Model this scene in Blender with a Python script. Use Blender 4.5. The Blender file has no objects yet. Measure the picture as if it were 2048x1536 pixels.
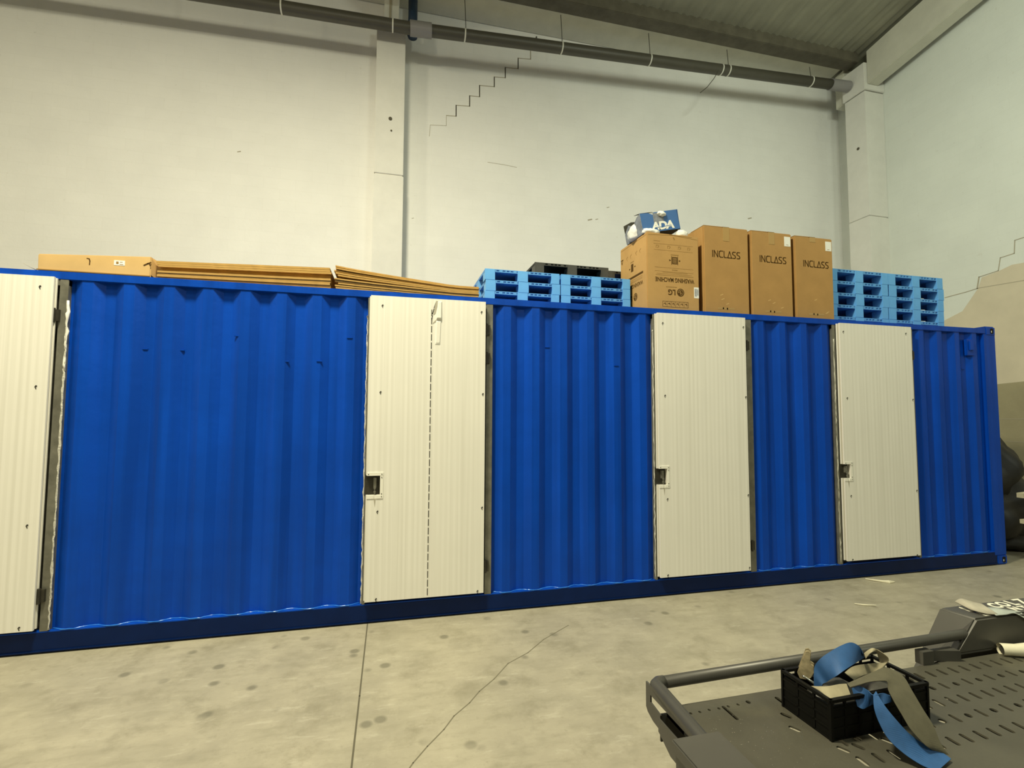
import bpy, bmesh, math, random
from mathutils import Vector, Matrix
random.seed(7)
S = bpy.context.scene
C = S.collection
PI = math.pi

# ---------------------------------------------------------------- camera
def cam_basis(yaw, pitch, roll):
    cy, sy, cp, sp = math.cos(yaw), math.sin(yaw), math.cos(pitch), math.sin(pitch)
    f = Vector((sy*cp, cy*cp, sp)); r0 = Vector((cy, -sy, 0)); u0 = r0.cross(f)
    r = r0*math.cos(roll) + u0*math.sin(roll); u = -r0*math.sin(roll) + u0*math.cos(roll)
    return r, u, f
CAM = Vector((2.155, -4.433, 1.773))
r_, u_, f_ = cam_basis(0.241, 0.060, 0.005)
cd = bpy.data.cameras.new('camera'); co = bpy.data.objects.new('camera', cd); C.objects.link(co)
cd.sensor_width = 36.0; cd.sensor_fit = 'HORIZONTAL'; cd.lens = 985.0/2048*36; cd.clip_start = 0.05
m = Matrix.Identity(4)
for i in range(3):
    m[i][0] = r_[i]; m[i][1] = u_[i]; m[i][2] = -f_[i]; m[i][3] = CAM[i]
co.matrix_world = m
S.camera = co

# ---------------------------------------------------------------- light, world, exposure
S.view_settings.view_transform = 'Standard'; S.view_settings.look = 'None'
S.view_settings.gamma = 1.0; S.view_settings.exposure = 0.06; S.view_settings.use_curve_mapping = False
w = bpy.data.worlds.new('world'); S.world = w; w.use_nodes = True
bg = w.node_tree.nodes['Background']; bg.inputs[0].default_value = (0.75, 0.8, 0.75, 1); bg.inputs[1].default_value = 0.02

def lamp(name, loc, power, size, color, spread=PI, rot=(0, 0, 0)):
    l = bpy.data.lights.new(name, 'AREA'); l.shape = 'DISK'; l.size = size; l.energy = power
    l.color = color; l.spread = spread
    o = bpy.data.objects.new(name, l); o.location = loc; o.rotation_euler = rot; C.objects.link(o); return o
WARM = (1.0, 0.93, 0.66)
COOL = (0.93, 1.0, 0.80)
def aim(v):
    return Vector(v).to_track_quat('-Z', 'Y').to_euler()
def aim(v):
    return Vector(v).to_track_quat('-Z', 'Y').to_euler()
def aim(v):
    return Vector(v).to_track_quat('-Z', 'Y').to_euler()
lamp('high_bay_light', (0.9, -2.15, 8.05), 860, 1.0, WARM, rot=(math.radians(7), 0, 0))
lamp('fill_light_right', (7.5, -1.8, 8.2), 170, 1.5, COOL, rot=aim((0.75, 0.75, -0.85)))  # added lamp without a known fixture, fills the right and back walls
lamp('high_bay_light_rear', (6.0, -9.5, 8.2), 220, 1.5, COOL, rot=(math.radians(45), 0, math.radians(-12)))
lamp('high_bay_light_far', (-6.0, -4.5, 8.2), 260, 1.2, WARM, rot=(math.radians(35), 0, math.radians(-40)))

# ---------------------------------------------------------------- materials
MATS = {}
def mat(name, col, rough=0.6, metal=0.0, var=0.0, vscale=6.0, bump=0.0, bscale=30.0, coords='Object',
        stain=None, sscale=3.0, samt=0.5, spec=0.5, stretch=None, build=None):
    if name in MATS: return MATS[name]
    m = bpy.data.materials.new(name); m.use_nodes = True; nt = m.node_tree; N = nt.nodes; L = nt.links
    b = N['Principled BSDF']; b.inputs['Roughness'].default_value = rough; b.inputs['Metallic'].default_value = metal
    b.inputs['Specular IOR Level'].default_value = spec
    tc = N.new('ShaderNodeTexCoord'); src = tc.outputs[coords]
    if stretch:
        mp = N.new('ShaderNodeMapping'); mp.inputs['Scale'].default_value = stretch
        L.new(src, mp.inputs[0]); src = mp.outputs[0]
    out = None
    def noise(sc, det=6, ro=0.6):
        n = N.new('ShaderNodeTexNoise'); n.inputs['Scale'].default_value = sc
        n.inputs['Detail'].default_value = det; n.inputs['Roughness'].default_value = ro
        L.new(src, n.inputs['Vector']); return n.outputs['Fac']
    def ramp(fac, a, b_, ca, cb):
        r = N.new('ShaderNodeValToRGB'); r.color_ramp.elements[0].position = a; r.color_ramp.elements[1].position = b_
        r.color_ramp.elements[0].color = (*ca, 1); r.color_ramp.elements[1].color = (*cb, 1)
        L.new(fac, r.inputs[0]); return r.outputs[0]
    def mix(fac, a, b_, mode='MIX'):
        x = N.new('ShaderNodeMix'); x.data_type = 'RGBA'; x.blend_type = mode
        if isinstance(fac, float): x.inputs[0].default_value = fac
        else: L.new(fac, x.inputs[0])
        for s, v in ((6, a), (7, b_)):
            if isinstance(v, tuple): x.inputs[s].default_value = (*v, 1)
            else: L.new(v, x.inputs[s])
        return x.outputs[2]
    lo = tuple(max(0, c*(1-var)) for c in col); hi = tuple(min(1, c*(1+var)) for c in col)
    if var > 0: out = ramp(noise(vscale), 0.32, 0.68, lo, hi)
    else:
        rgb = N.new('ShaderNodeRGB'); rgb.outputs[0].default_value = (*col, 1); out = rgb.outputs[0]
    if stain:
        f = ramp(noise(sscale, 8, 0.65), 0.52, 0.66, (0, 0, 0), (samt, samt, samt))
        out = mix(f, out, stain)
    if build: out = build(nt, src, out, noise, ramp, mix) or out
    L.new(out, b.inputs['Base Color'])
    if bump > 0:
        bp = N.new('ShaderNodeBump'); bp.inputs['Strength'].default_value = 1.0; bp.inputs['Distance'].default_value = bump
        L.new(noise(bscale, 4), bp.inputs['Height']); L.new(bp.outputs[0], b.inputs['Normal'])
    MATS[name] = m
    return m

def floor_build(nt, src, out, noise, ramp, mix):
    # mottled polished concrete: pale clouds, dark rubber spots, streaks
    o = mix(ramp(noise(1.3, 7), 0.40, 0.66, (0, 0, 0), (0.35, 0.35, 0.35)), out, (0.31, 0.29, 0.22))
    o = mix(ramp(noise(7, 7, 0.7), 0.50, 0.72, (0, 0, 0), (0.5, 0.5, 0.5)), o, (0.43, 0.395, 0.30))
    o = mix(ramp(noise(3.2, 6, 0.7), 0.52, 0.68, (0, 0, 0), (0.6, 0.6, 0.6)), o, (0.21, 0.19, 0.13))
    mp = nt.nodes.new('ShaderNodeMapping'); mp.inputs['Scale'].default_value = (2.2, 7.5, 1); mp.inputs['Rotation'].default_value = (0, 0, 0.5); nt.links.new(src, mp.inputs[0])
    n2 = nt.nodes.new('ShaderNodeTexNoise'); n2.inputs['Scale'].default_value = 1.6; n2.inputs['Detail'].default_value = 7; n2.inputs['Roughness'].default_value = 0.7; nt.links.new(mp.outputs[0], n2.inputs['Vector'])
    o = mix(ramp(n2.outputs['Fac'], 0.50, 0.66, (0, 0, 0), (0.5, 0.5, 0.5)), o, (0.25, 0.23, 0.165))
    o = mix(ramp(n2.outputs['Fac'], 0.34, 0.42, (0.45, 0.45, 0.45), (0, 0, 0)), o, (0.46, 0.43, 0.34))
    v = nt.nodes.new('ShaderNodeTexVoronoi'); v.inputs['Scale'].default_value = 4.2; v.inputs['Randomness'].default_value = 1.0
    nt.links.new(src, v.inputs['Vector'])
    spots = ramp(v.outputs['Distance'], 0.11, 0.19, (1, 1, 1), (0, 0, 0))
    gate = ramp(noise(1.3, 2), 0.46, 0.54, (0, 0, 0), (0.75, 0.75, 0.75))
    g = mix(1.0, spots, gate, 'MULTIPLY')
    o = mix(g, o, (0.15, 0.14, 0.10))
    o = mix(ramp(noise(26, 3), 0.60, 0.72, (0, 0, 0), (0.4, 0.4, 0.4)), o, (0.24, 0.22, 0.16))
    return o
M_floor = mat('polished_concrete', (0.335, 0.305, 0.230), 0.5, var=0.14, vscale=2.2, bump=0.0015, bscale=14, build=floor_build, spec=0.35)

def wall_build(nt, src, out, noise, ramp, mix):
    br = nt.nodes.new('ShaderNodeTexBrick'); br.inputs['Scale'].default_value = 1.0
    br.inputs['Brick Width'].default_value = 0.54; br.inputs['Row Height'].default_value = 0.2
    br.inputs['Mortar Size'].default_value = 0.006; br.inputs['Mortar Smooth'].default_value = 0.6
    br.inputs['Color1'].default_value = (1, 1, 1, 1); br.inputs['Color2'].default_value = (0.985, 0.985, 0.985, 1)
    br.inputs['Mortar'].default_value = (0.965, 0.965, 0.96, 1)
    sep = nt.nodes.new('ShaderNodeSeparateXYZ'); nt.links.new(src, sep.inputs[0])
    ad = nt.nodes.new('ShaderNodeMath'); ad.operation = 'ADD'; nt.links.new(sep.outputs[0], ad.inputs[0]); nt.links.new(sep.outputs[1], ad.inputs[1])
    cb = nt.nodes.new('ShaderNodeCombineXYZ'); nt.links.new(ad.outputs[0], cb.inputs[0]); nt.links.new(sep.outputs[2], cb.inputs[1])
    nt.links.new(cb.outputs[0], br.inputs['Vector'])
    o = mix(1.0, out, br.outputs['Color'], 'MULTIPLY')
    return mix(ramp(noise(14, 5), 0.66, 0.74, (0, 0, 0), (0.35, 0.35, 0.35)), o, (0.55, 0.53, 0.46))
M_navy = mat('navy_rail', (0.0015, 0.013, 0.075), 0.35, var=0.1, spec=0.15)  # front bottom rail in a darker blue than the panels
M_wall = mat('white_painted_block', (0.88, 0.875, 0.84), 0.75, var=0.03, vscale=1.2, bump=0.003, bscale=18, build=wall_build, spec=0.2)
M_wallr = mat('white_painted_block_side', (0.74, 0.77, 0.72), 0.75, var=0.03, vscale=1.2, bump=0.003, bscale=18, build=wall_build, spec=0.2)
M_col = mat('painted_concrete', (0.74, 0.73, 0.68), 0.6, var=0.04, vscale=3, bump=0.002, bscale=20, spec=0.3)
M_beam = mat('raw_concrete_beam', (0.60, 0.59, 0.50), 0.7, var=0.06, vscale=3, bump=0.002, bscale=20)
M_purlin = mat('shaded_weathered_concrete', (0.115, 0.105, 0.075), 0.8, var=0.22, vscale=4, bump=0.004, bscale=12)  # mottled concrete, darkened throughout to stand in for shade under the roof
M_roof = mat('fibre_cement_sheet', (0.27, 0.265, 0.20), 0.8, var=0.10, vscale=2)
M_crack = mat('crack_dark', (0.10, 0.09, 0.06), 0.9)  # dark tone of the floor joint and anchor holes
M_crack_pale = mat('crack_pale', (0.40, 0.36, 0.27), 0.9)
M_fcrack = mat('floor_crack_dirt', (0.15, 0.135, 0.09), 0.9)
M_lowband = mat('olive_lower_band', (0.36, 0.32, 0.20), 0.85, var=0.10, vscale=1.5, bump=0.004, bscale=10)
M_patch = mat('tan_wall_patch', (0.66, 0.59, 0.45), 0.85, var=0.06, vscale=2.0)
M_pipe = mat('grey_pipe', (0.075, 0.07, 0.052), 0.45, var=0.05)
M_pipe2 = mat('grey_coupling', (0.26, 0.25, 0.25), 0.5)
M_steel = mat('bare_steel_frame', (0.20, 0.195, 0.16), 0.45, metal=0.35, var=0.25, vscale=9)
M_darkst = mat('oily_dark_steel', (0.045, 0.042, 0.032), 0.45, metal=0.4, var=0.3, vscale=12)
M_white = mat('white_clip', (0.75, 0.74, 0.66), 0.5)

def blue_build(nt, src, out, noise, ramp, mix):
    sep = nt.nodes.new('ShaderNodeMapping'); sep.inputs['Scale'].default_value = (9, 9, 0.35); nt.links.new(src, sep.inputs[0])
    n = nt.nodes.new('ShaderNodeTexNoise'); n.inputs['Scale'].default_value = 1.0; n.inputs['Detail'].default_value = 4
    nt.links.new(sep.outputs[0], n.inputs['Vector'])
    return mix(ramp(n.outputs['Fac'], 0.40, 0.64, (0, 0, 0), (0.65, 0.65, 0.65)), out, (0.0015, 0.042, 0.31))
M_blue = mat('container_blue_paint', (0.002, 0.062, 0.465), 0.38, var=0.10, vscale=1.6, bump=0.004, bscale=5, build=blue_build, spec=0.16)

def panel_build(nt, src, out, noise, ramp, mix):
    wv = nt.nodes.new('ShaderNodeTexWave'); wv.wave_type = 'BANDS'; wv.bands_direction = 'X'; wv.wave_profile = 'SIN'
    wv.inputs['Scale'].default_value = 6.6; nt.links.new(src, wv.inputs['Vector'])
    o = mix(ramp(wv.outputs['Fac'], 0.3, 0.7, (0, 0, 0), (0.55, 0.55, 0.55)), out, (0.775, 0.755, 0.69))
    mp = nt.nodes.new('ShaderNodeMapping'); mp.inputs['Scale'].default_value = (45, 1, 0.4); nt.links.new(src, mp.inputs[0])
    n = nt.nodes.new('ShaderNodeTexNoise'); n.inputs['Scale'].default_value = 1.0; nt.links.new(mp.outputs[0], n.inputs['Vector'])
    return mix(ramp(n.outputs['Fac'], 0.45, 0.75, (0, 0, 0), (0.45, 0.45, 0.45)), o, (0.66, 0.64, 0.57))
M_door = mat('white_sandwich_panel', (0.84, 0.82, 0.76), 0.4, var=0.02, vscale=2, build=panel_build, spec=0.4)
M_trim = mat('white_trim_plate', (0.86, 0.84, 0.76), 0.35)
M_foam = mat('cured_foam', (0.60, 0.585, 0.52), 0.8, bump=0.006, bscale=60)
M_card = mat('kraft_cardboard', (0.46, 0.28, 0.105), 0.75, var=0.06, vscale=5, bump=0.0006, bscale=60, spec=0.2)
M_card2 = mat('kraft_cardboard_pale', (0.60, 0.40, 0.165), 0.75, var=0.06, vscale=5, spec=0.2)
M_card3 = mat('kraft_cardboard_deep', (0.41, 0.24, 0.085), 0.75, var=0.06, vscale=5, bump=0.0006, bscale=60, spec=0.2)
M_edge = mat('cardboard_sheet', (0.46, 0.28, 0.085), 0.8, var=0.30, vscale=14, spec=0.15, stretch=(1, 1, 30))
M_ink = mat('brown_ink', (0.085, 0.045, 0.012), 0.8, spec=0.1)
M_ink2 = mat('brown_ink_light', (0.30, 0.18, 0.06), 0.8, spec=0.1)
M_tape = mat('brown_packing_tape', (0.42, 0.27, 0.10), 0.3)
M_label = mat('paper_label', (0.80, 0.80, 0.74), 0.6)
M_lblue = mat('light_blue_plastic', (0.13, 0.40, 0.80), 0.45, var=0.05, vscale=8, spec=0.3)
M_lblue2 = mat('light_blue_plastic_deck', (0.075, 0.26, 0.62), 0.5, var=0.08, vscale=8, spec=0.3)
M_lblue3 = mat('light_blue_plastic_lip', (0.10, 0.33, 0.70), 0.5, var=0.05, vscale=8)
M_black = mat('black_plastic', (0.045, 0.043, 0.036), 0.5, var=0.2, vscale=10)
M_vblack = mat('deep_black_plastic', (0.005, 0.005, 0.004), 0.45, spec=0.15)
M_adab = mat('printed_blue_card', (0.045, 0.135, 0.36), 0.45, var=0.04)
M_adag = mat('grey_scuffed_card', (0.20, 0.22, 0.26), 0.7, var=0.35, vscale=20)
M_adai = mat('dark_card_inside', (0.03, 0.028, 0.018), 0.8)
M_bag = mat('white_plastic_bag', (0.80, 0.80, 0.76), 0.35, bump=0.004, bscale=30)
M_truck = mat('grey_painted_deck', (0.085, 0.080, 0.060), 0.42, metal=0.25, var=0.16, vscale=3.5, bump=0.0006, bscale=60, stain=(0.14, 0.13, 0.085), sscale=2.2, samt=0.5)
M_rail = mat('grey_black_tube', (0.062, 0.060, 0.052), 0.42, metal=0.2, var=0.1)
M_fend = mat('dark_grey_box_paint', (0.075, 0.072, 0.062), 0.4, metal=0.15, var=0.08, vscale=4)
M_letter = mat('cream_vinyl_lettering', (0.80, 0.78, 0.66), 0.5)
M_tyre = mat('tyre_rubber', (0.02, 0.02, 0.02), 0.8)
M_sblue = mat('blue_webbing', (0.018, 0.080, 0.225), 0.65, var=0.12, vscale=30)
M_sgrey = mat('olive_grey_webbing', (0.085, 0.078, 0.048), 0.75, var=0.12, vscale=30)
M_stan = mat('tan_webbing', (0.30, 0.265, 0.17), 0.75, var=0.12, vscale=30)
M_rust = mat('worn_zinc_steel', (0.50, 0.42, 0.26), 0.5, metal=0.3, var=0.3, vscale=40)
M_bright = mat('bright_steel', (0.6, 0.6, 0.55), 0.25, metal=0.9)
M_cloth = mat('grey_green_cloth', (0.42, 0.46, 0.42), 0.8, var=0.1, vscale=30)
M_cloth2 = mat('beige_cloth', (0.42, 0.39, 0.31), 0.8, var=0.1, vscale=30)
M_cream = mat('cream_canvas', (0.70, 0.66, 0.50), 0.7, var=0.06, vscale=30)
M_tarp = mat('black_tarpaulin', (0.018, 0.018, 0.018), 0.55, var=0.4, vscale=4)
M_wood = mat('pale_timber', (0.50, 0.46, 0.33), 0.7, var=0.1, vscale=10)
M_bluecap = mat('dark_blue_plastic', (0.02, 0.045, 0.09), 0.5)
M_stain = mat('panel_grime', (0.42, 0.39, 0.31), 0.7)

# ---------------------------------------------------------------- mesh helpers
class MB:
    def __init__(s): s.v = []; s.f = []
    def add(s, vs, fs):
        n = len(s.v); s.v += [tuple(p) for p in vs]; s.f += [tuple(i+n for i in f) for f in fs]; return s
    def box(s, x0, x1, y0, y1, z0, z1, rot=None, org=None):
        vs = [Vector((x, y, z)) for z in (z0, z1) for y in (y0, y1) for x in (x0, x1)]
        if rot is not None:
            o = Vector(org) if org is not None else Vector(((x0+x1)/2, (y0+y1)/2, (z0+z1)/2))
            vs = [rot @ (p-o) + o for p in vs]
        return s.add(vs, [(0, 2, 3, 1), (4, 5, 7, 6), (0, 1, 5, 4), (2, 6, 7, 3), (0, 4, 6, 2), (1, 3, 7, 5)])
    def hexa(s, p):   # 8 corners: bottom 4 ccw, top 4 ccw
        return s.add(p, [(3, 2, 1, 0), (4, 5, 6, 7), (0, 1, 5, 4), (1, 2, 6, 5), (2, 3, 7, 6), (3, 0, 4, 7)])
    def prism(s, poly, a, b, plane='xz'):
        # poly extruded between a and b along the remaining axis
        def P(u, v, w):
            return {'xz': (u, w, v), 'xy': (u, v, w), 'yz': (w, u, v)}[plane]
        n = len(poly); vs = [P(u, v, a) for u, v in poly] + [P(u, v, b) for u, v in poly]
        fs = [tuple(range(n)), tuple(range(2*n-1, n-1, -1))]
        for i in range(n):
            j = (i+1) % n; fs.append((i, i+n, j+n, j))
        return s.add(vs, fs)
    def tube(s, path, r, n=12, cap=True):
        path = [Vector(p) for p in path]; rings = []
        for i, p in enumerate(path):
            t = (path[min(i+1, len(path)-1)] - path[max(i-1, 0)]).normalized()
            up = Vector((0, 0, 1)) if abs(t.z) < 0.95 else Vector((1, 0, 0))
            a = t.cross(up).normalized(); b = t.cross(a).normalized(); rr = r[i] if isinstance(r, (list, tuple)) else r
            rings.append([p + (a*math.cos(2*PI*k/n) + b*math.sin(2*PI*k/n))*rr for k in range(n)])
        vs = [q for ring in rings for q in ring]; fs = []
        for i in range(len(path)-1):
            for k in range(n):
                k2 = (k+1) % n; fs.append((i*n+k, i*n+k2, (i+1)*n+k2, (i+1)*n+k))
        if cap: fs.append(tuple(range(n-1, -1, -1))); fs.append(tuple((len(path)-1)*n+k for k in range(n)))
        return s.add(vs, fs)
    def cyl(s, c, r, h, axis='z', n=20):
        c = Vector(c); d = {'x': Vector((h, 0, 0)), 'y': Vector((0, h, 0)), 'z': Vector((0, 0, h))}[axis]
        return s.tube([c, c+d], r, n)
    def ribbon(s, pairs, th=0.002, sub=4):
        # strap through edge pairs, smoothed with Catmull-Rom, with real thickness
        A = [Vector(a) for a, b in pairs]; B = [Vector(b) for a, b in pairs]
        def cr(P, i, t):
            p0, p1, p2, p3 = P[max(i-1, 0)], P[i], P[i+1], P[min(i+2, len(P)-1)]
            return 0.5*((2*p1)+(p2-p0)*t+(2*p0-5*p1+4*p2-p3)*t*t+(3*p1-p0-3*p2+p3)*t**3)
        ra, rb = [], []
        for i in range(len(A)-1):
            for k in range(sub):
                ra.append(cr(A, i, k/sub)); rb.append(cr(B, i, k/sub))
        ra.append(A[-1]); rb.append(B[-1]); vs = []; n = len(ra)
        for i in range(n):
            t = (ra[min(i+1, n-1)]-ra[max(i-1, 0)]); nn = t.cross(rb[i]-ra[i])
            nn = nn.normalized()*th/2 if nn.length > 1e-9 else Vector((0, 0, th/2))
            vs += [ra[i]-nn, rb[i]-nn, rb[i]+nn, ra[i]+nn]
        fs = [(0, 1, 2, 3), (4*n-1, 4*n-2, 4*n-3, 4*n-4)]
        for i in range(n-1):
            for k in range(4):
                k2 = (k+1) % 4; fs.append((4*i+k, 4*(i+1)+k, 4*(i+1)+k2, 4*i+k2))
        return s.add(vs, fs)
    def stroke(s, pts, wd, y, th=0.001, to=None):
        # flat pen stroke in xz (or mapped by to(u,v,w)), slightly proud of the surface
        to = to or (lambda u, v, w: (u, y-w, v))
        for (a, b) in zip(pts, pts[1:]):
            a = Vector(a); b = Vector(b); d = (b-a)
            if d.length < 1e-6: continue
            d.normalize(); nn = Vector((-d.y, d.x))*wd/2; e = d*wd*0.35
            q = [a-e-nn, b+e-nn, b+e+nn, a-e+nn]
            vs = [to(p.x, p.y, 0) for p in q] + [to(p.x, p.y, th) for p in q]
            s.add(vs, [(3, 2, 1, 0), (4, 5, 6, 7), (0, 1, 5, 4), (1, 2, 6, 5), (2, 3, 7, 6), (3, 0, 4, 7)])
        return s
    def blob(s, c, rad, seed=0, amp=0.25, n=3, flat=None):
        rnd = random.Random(seed); bm = bmesh.new(); bmesh.ops.create_icosphere(bm, subdivisions=n, radius=1)
        ph = [(Vector((rnd.uniform(-1, 1), rnd.uniform(-1, 1), rnd.uniform(-1, 1)))*rnd.uniform(2, 6), rnd.uniform(0, 6)) for _ in range(7)]
        vs = []
        for v in bm.verts:
            d = sum(abs(math.sin(v.co.dot(a)+p)) for a, p in ph)/7
            q = v.co*(1-amp+2*amp*d); q = Vector((q.x*rad[0], q.y*rad[1], q.z*rad[2]))+Vector(c)
            if flat is not None: q.z = max(q.z, flat)
            vs.append(q)
        fs = [tuple(v.index for v in f.verts) for f in bm.faces]; bm.free(); return s.add(vs, fs)
    def build(s, name, material, parent=None, bevel=0.0, smooth=False, loc=None, segs=2):
        me = bpy.data.meshes.new(name); off = Vector(loc) if loc is not None else Vector((0, 0, 0))
        me.from_pydata([tuple(Vector(p)-off) for p in s.v], [], s.f)
        bm = bmesh.new(); bm.from_mesh(me); bmesh.ops.recalc_face_normals(bm, faces=bm.faces)
        if bevel > 0:
            es = [e for e in bm.edges if len(e.link_faces) == 2 and e.calc_face_angle(0) > 0.6]
            bmesh.ops.bevel(bm, geom=es, offset=bevel, segments=segs, affect='EDGES', clamp_overlap=True)
        bm.to_mesh(me); bm.free()
        if smooth:
            for p in me.polygons: p.use_smooth = True
        me.materials.append(material)
        o = bpy.data.objects.new(name, me); C.objects.link(o); o.location = off
        if parent is not None: o.parent = parent; o.location = off
        return o

def tag(o, label, cat, group=None):
    o['label'] = label; o['category'] = cat
    if group: o['group'] = group
    return o
def struct(o, label=None):
    o['kind'] = 'structure'
    if label: o['label'] = label
    return o
def thing(name, label, cat, loc=(0, 0, 0), group=None, rotz=0):
    o = bpy.data.objects.new(name, None); C.objects.link(o); o.location = loc; o.rotation_euler = (0, 0, rotz)
    o.empty_display_size = 0.1
    return tag(o, label, cat, group)
def plabel(o, label): o['label'] = label; return o
def text_mesh(body, size, to, bold=0.0, depth=0.001, spacing=1.0, align='CENTER'):
    """letters as thin solid geometry; to(u, v, w) maps text space onto the surface"""
    cu = bpy.data.curves.new('tmp', 'FONT'); cu.body = body; cu.size = size; cu.align_x = align; cu.align_y = 'CENTER'
    cu.offset = bold; cu.extrude = depth/2; cu.space_character = spacing; cu.resolution_u = 3
    ob = bpy.data.objects.new('tmp', cu); C.objects.link(ob)
    dg = bpy.context.evaluated_depsgraph_get(); me = bpy.data.meshes.new_from_object(ob.evaluated_get(dg))
    mb = MB(); mb.add([to(v.co.x, v.co.y, v.co.z+depth/2) for v in me.vertices], [tuple(p.vertices) for p in me.polygons])
    bpy.data.objects.remove(ob); bpy.data.curves.remove(cu); bpy.data.meshes.remove(me)
    return mb

# ================================================================ THE HALL
RW = 12.68          # right wall plane
YB = 5.0            # back wall plane
def roof_z(y): return 9.80 + 0.13*(4.67-y)

mb = MB(); mb.box(-11, RW+0.2, -16, YB+0.2, -0.2, 0.0); fl = struct(mb.build('floor', M_floor), 'mottled beige concrete floor of the hall')
# saw-cut joint and the wandering crack
mb = MB(); mb.stroke([(2.0, 0.02), (2.0, -1.1), (1.998, -2.2), (2.0, -6.0)], 0.010, 0, 0.0012, to=lambda u, v, w: (u, v, w)); plabel(mb.build('expansion_joint', M_crack, fl), 'straight dark joint line in the concrete')
crk = [(1000, 1320), (975, 1339), (950, 1358), (932, 1380), (921, 1413), (905, 1428), (885, 1450), (868, 1466), (845, 1492), (825, 1514), (800, 1536)]
CR = [(3.64, -0.42), (3.36, -0.62), (3.18, -0.80), (3.0, -0.92), (2.86, -1.10), (2.74, -1.22), (2.66, -1.33), (2.55, -1.44), (2.48, -1.55), (2.38, -1.67), (2.30, -1.78), (2.20, -1.95), (2.14, -2.15), (2.02, -2.4)]
mb = MB(); mb.stroke(CR, 0.007, 0, 0.001, to=lambda u, v, w: (u, v, w)); plabel(mb.build('floor_crack', M_fcrack, fl), 'thin crack wandering across the slab')

wb = struct(MB().box(-11, RW+0.2, YB, YB+0.2, 0, 10.2).build('wall_back', M_wall), 'tall white painted block wall behind the container')
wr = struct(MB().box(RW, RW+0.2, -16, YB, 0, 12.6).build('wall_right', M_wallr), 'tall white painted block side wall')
struct(MB().box(-11.2, -11, -16, YB, 0, 12.6).build('wall_left', M_wall))
struct(MB().box(-11, RW, -16.2, -16, 0, 12.6).build('wall_front', M_wall))
# corrugated roof, ridges running up the slope
mb = MB(); nx = 320; x0, x1 = -11.1, RW+0.1
xs = [x0+(x1-x0)*i/nx for i in range(nx+1)]
vs = []
for (y, dz) in ((YB+0.2, 0), (-16.2, 0), (YB+0.2, 0.05), (-16.2, 0.05)):
    vs += [(x, y, roof_z(y)+dz+0.028*math.sin(2*PI*x/0.18)) for x in xs]
n1 = nx+1; fs = []
for i in range(nx):
    fs += [(i, i+1, n1+i+1, n1+i), (2*n1+i, 3*n1+i, 3*n1+i+1, 2*n1+i+1)]
mb.add(vs, fs); rf = struct(mb.build('ceiling', M_roof, smooth=True), 'grey corrugated sheet roof')

# cracks in the back wall and the right wall
BC = [(4.835, 9.332), (4.836, 9.116), (4.568, 9.09), (4.569, 8.863), (4.299, 8.84), (4.3, 8.623), (4.071, 8.60), (4.072, 8.393), (3.77, 8.37), (3.772, 8.134), (3.57, 8.12), (3.571, 7.903), (3.302, 7.88), (3.304, 7.655), (3.11, 7.64), (3.113, 7.432), (2.802, 7.40), (2.785, 7.171)]
mb = MB(); mb.stroke(BC[1:15], 0.014, YB, 0.003); 
for a, b in zip(BC[::2], BC[1::2]): mb.stroke([a, b], 0.02, YB, 0.003) if a[1] > 7.7 else None
plabel(mb.build('crack', M_crack_pale, wb), 'stepped crack following the block joints')
mb = MB(); mb.stroke(BC[14:], 0.008, YB, 0.002)
for x, z, r in ((6.15, 5.83, 0.05), (6.558, 6.145, 0.03), (6.3, 5.86, 0.03), (10.08, 6.26, 0.05), (2.5, 5.5, 0.02), (-0.55, 6.4, 0.03)): mb.stroke([(x-r, z), (x+r*0.6, z+r*0.5)], r*0.5, YB, 0.002)
mb.stroke([(3.95, 6.80), (4.3, 6.79), (4.55, 6.77)], 0.008, YB, 0.002)
plabel(mb.build('scuff', M_crack_pale, wb), 'small scuffs on the paint')
to_r = lambda u, v, w: (RW-w, u, v)
RC = [(1.3, 4.86), (1.66, 4.836), (1.678, 4.611), (1.882, 4.594), (1.922, 4.373), (2.222, 4.338)]
mb = MB(); mb.stroke(RC, 0.012, 0, 0.005, to_r); mb.stroke([(1.3, 4.11), (1.562, 4.10), (2.251, 4.134), (2.45, 4.11), (2.809, 4.088)], 0.012, 0, 0.005, to_r)
mb.stroke([(2.222, 4.338), (2.26, 4.134)], 0.02, 0, 0.005, to_r)
mb.stroke([(0.6, 1.75), (2.4, 1.71)], 0.012, 0, 0.009, to_r); mb.stroke([(0.6, 1.33), (2.4, 1.33)], 0.010, 0, 0.009, to_r)
plabel(mb.build('crack', M_crack_pale, wr), 'stepped crack above the tan patch')
# tan patch with uneven edge and darker olive lower band on the right wall
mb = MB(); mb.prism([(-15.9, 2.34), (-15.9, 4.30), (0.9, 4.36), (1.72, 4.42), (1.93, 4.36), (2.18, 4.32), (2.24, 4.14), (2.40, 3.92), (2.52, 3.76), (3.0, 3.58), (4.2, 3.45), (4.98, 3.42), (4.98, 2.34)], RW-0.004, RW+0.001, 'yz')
plabel(mb.build('tan_patch', M_patch, wr), 'tan patch with an uneven edge')
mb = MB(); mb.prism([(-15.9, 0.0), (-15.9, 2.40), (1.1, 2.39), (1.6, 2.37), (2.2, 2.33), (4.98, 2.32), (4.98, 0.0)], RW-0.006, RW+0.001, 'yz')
plabel(mb.build('lower_band', M_lowband, wr), 'darker olive lower band of the wall')

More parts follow.
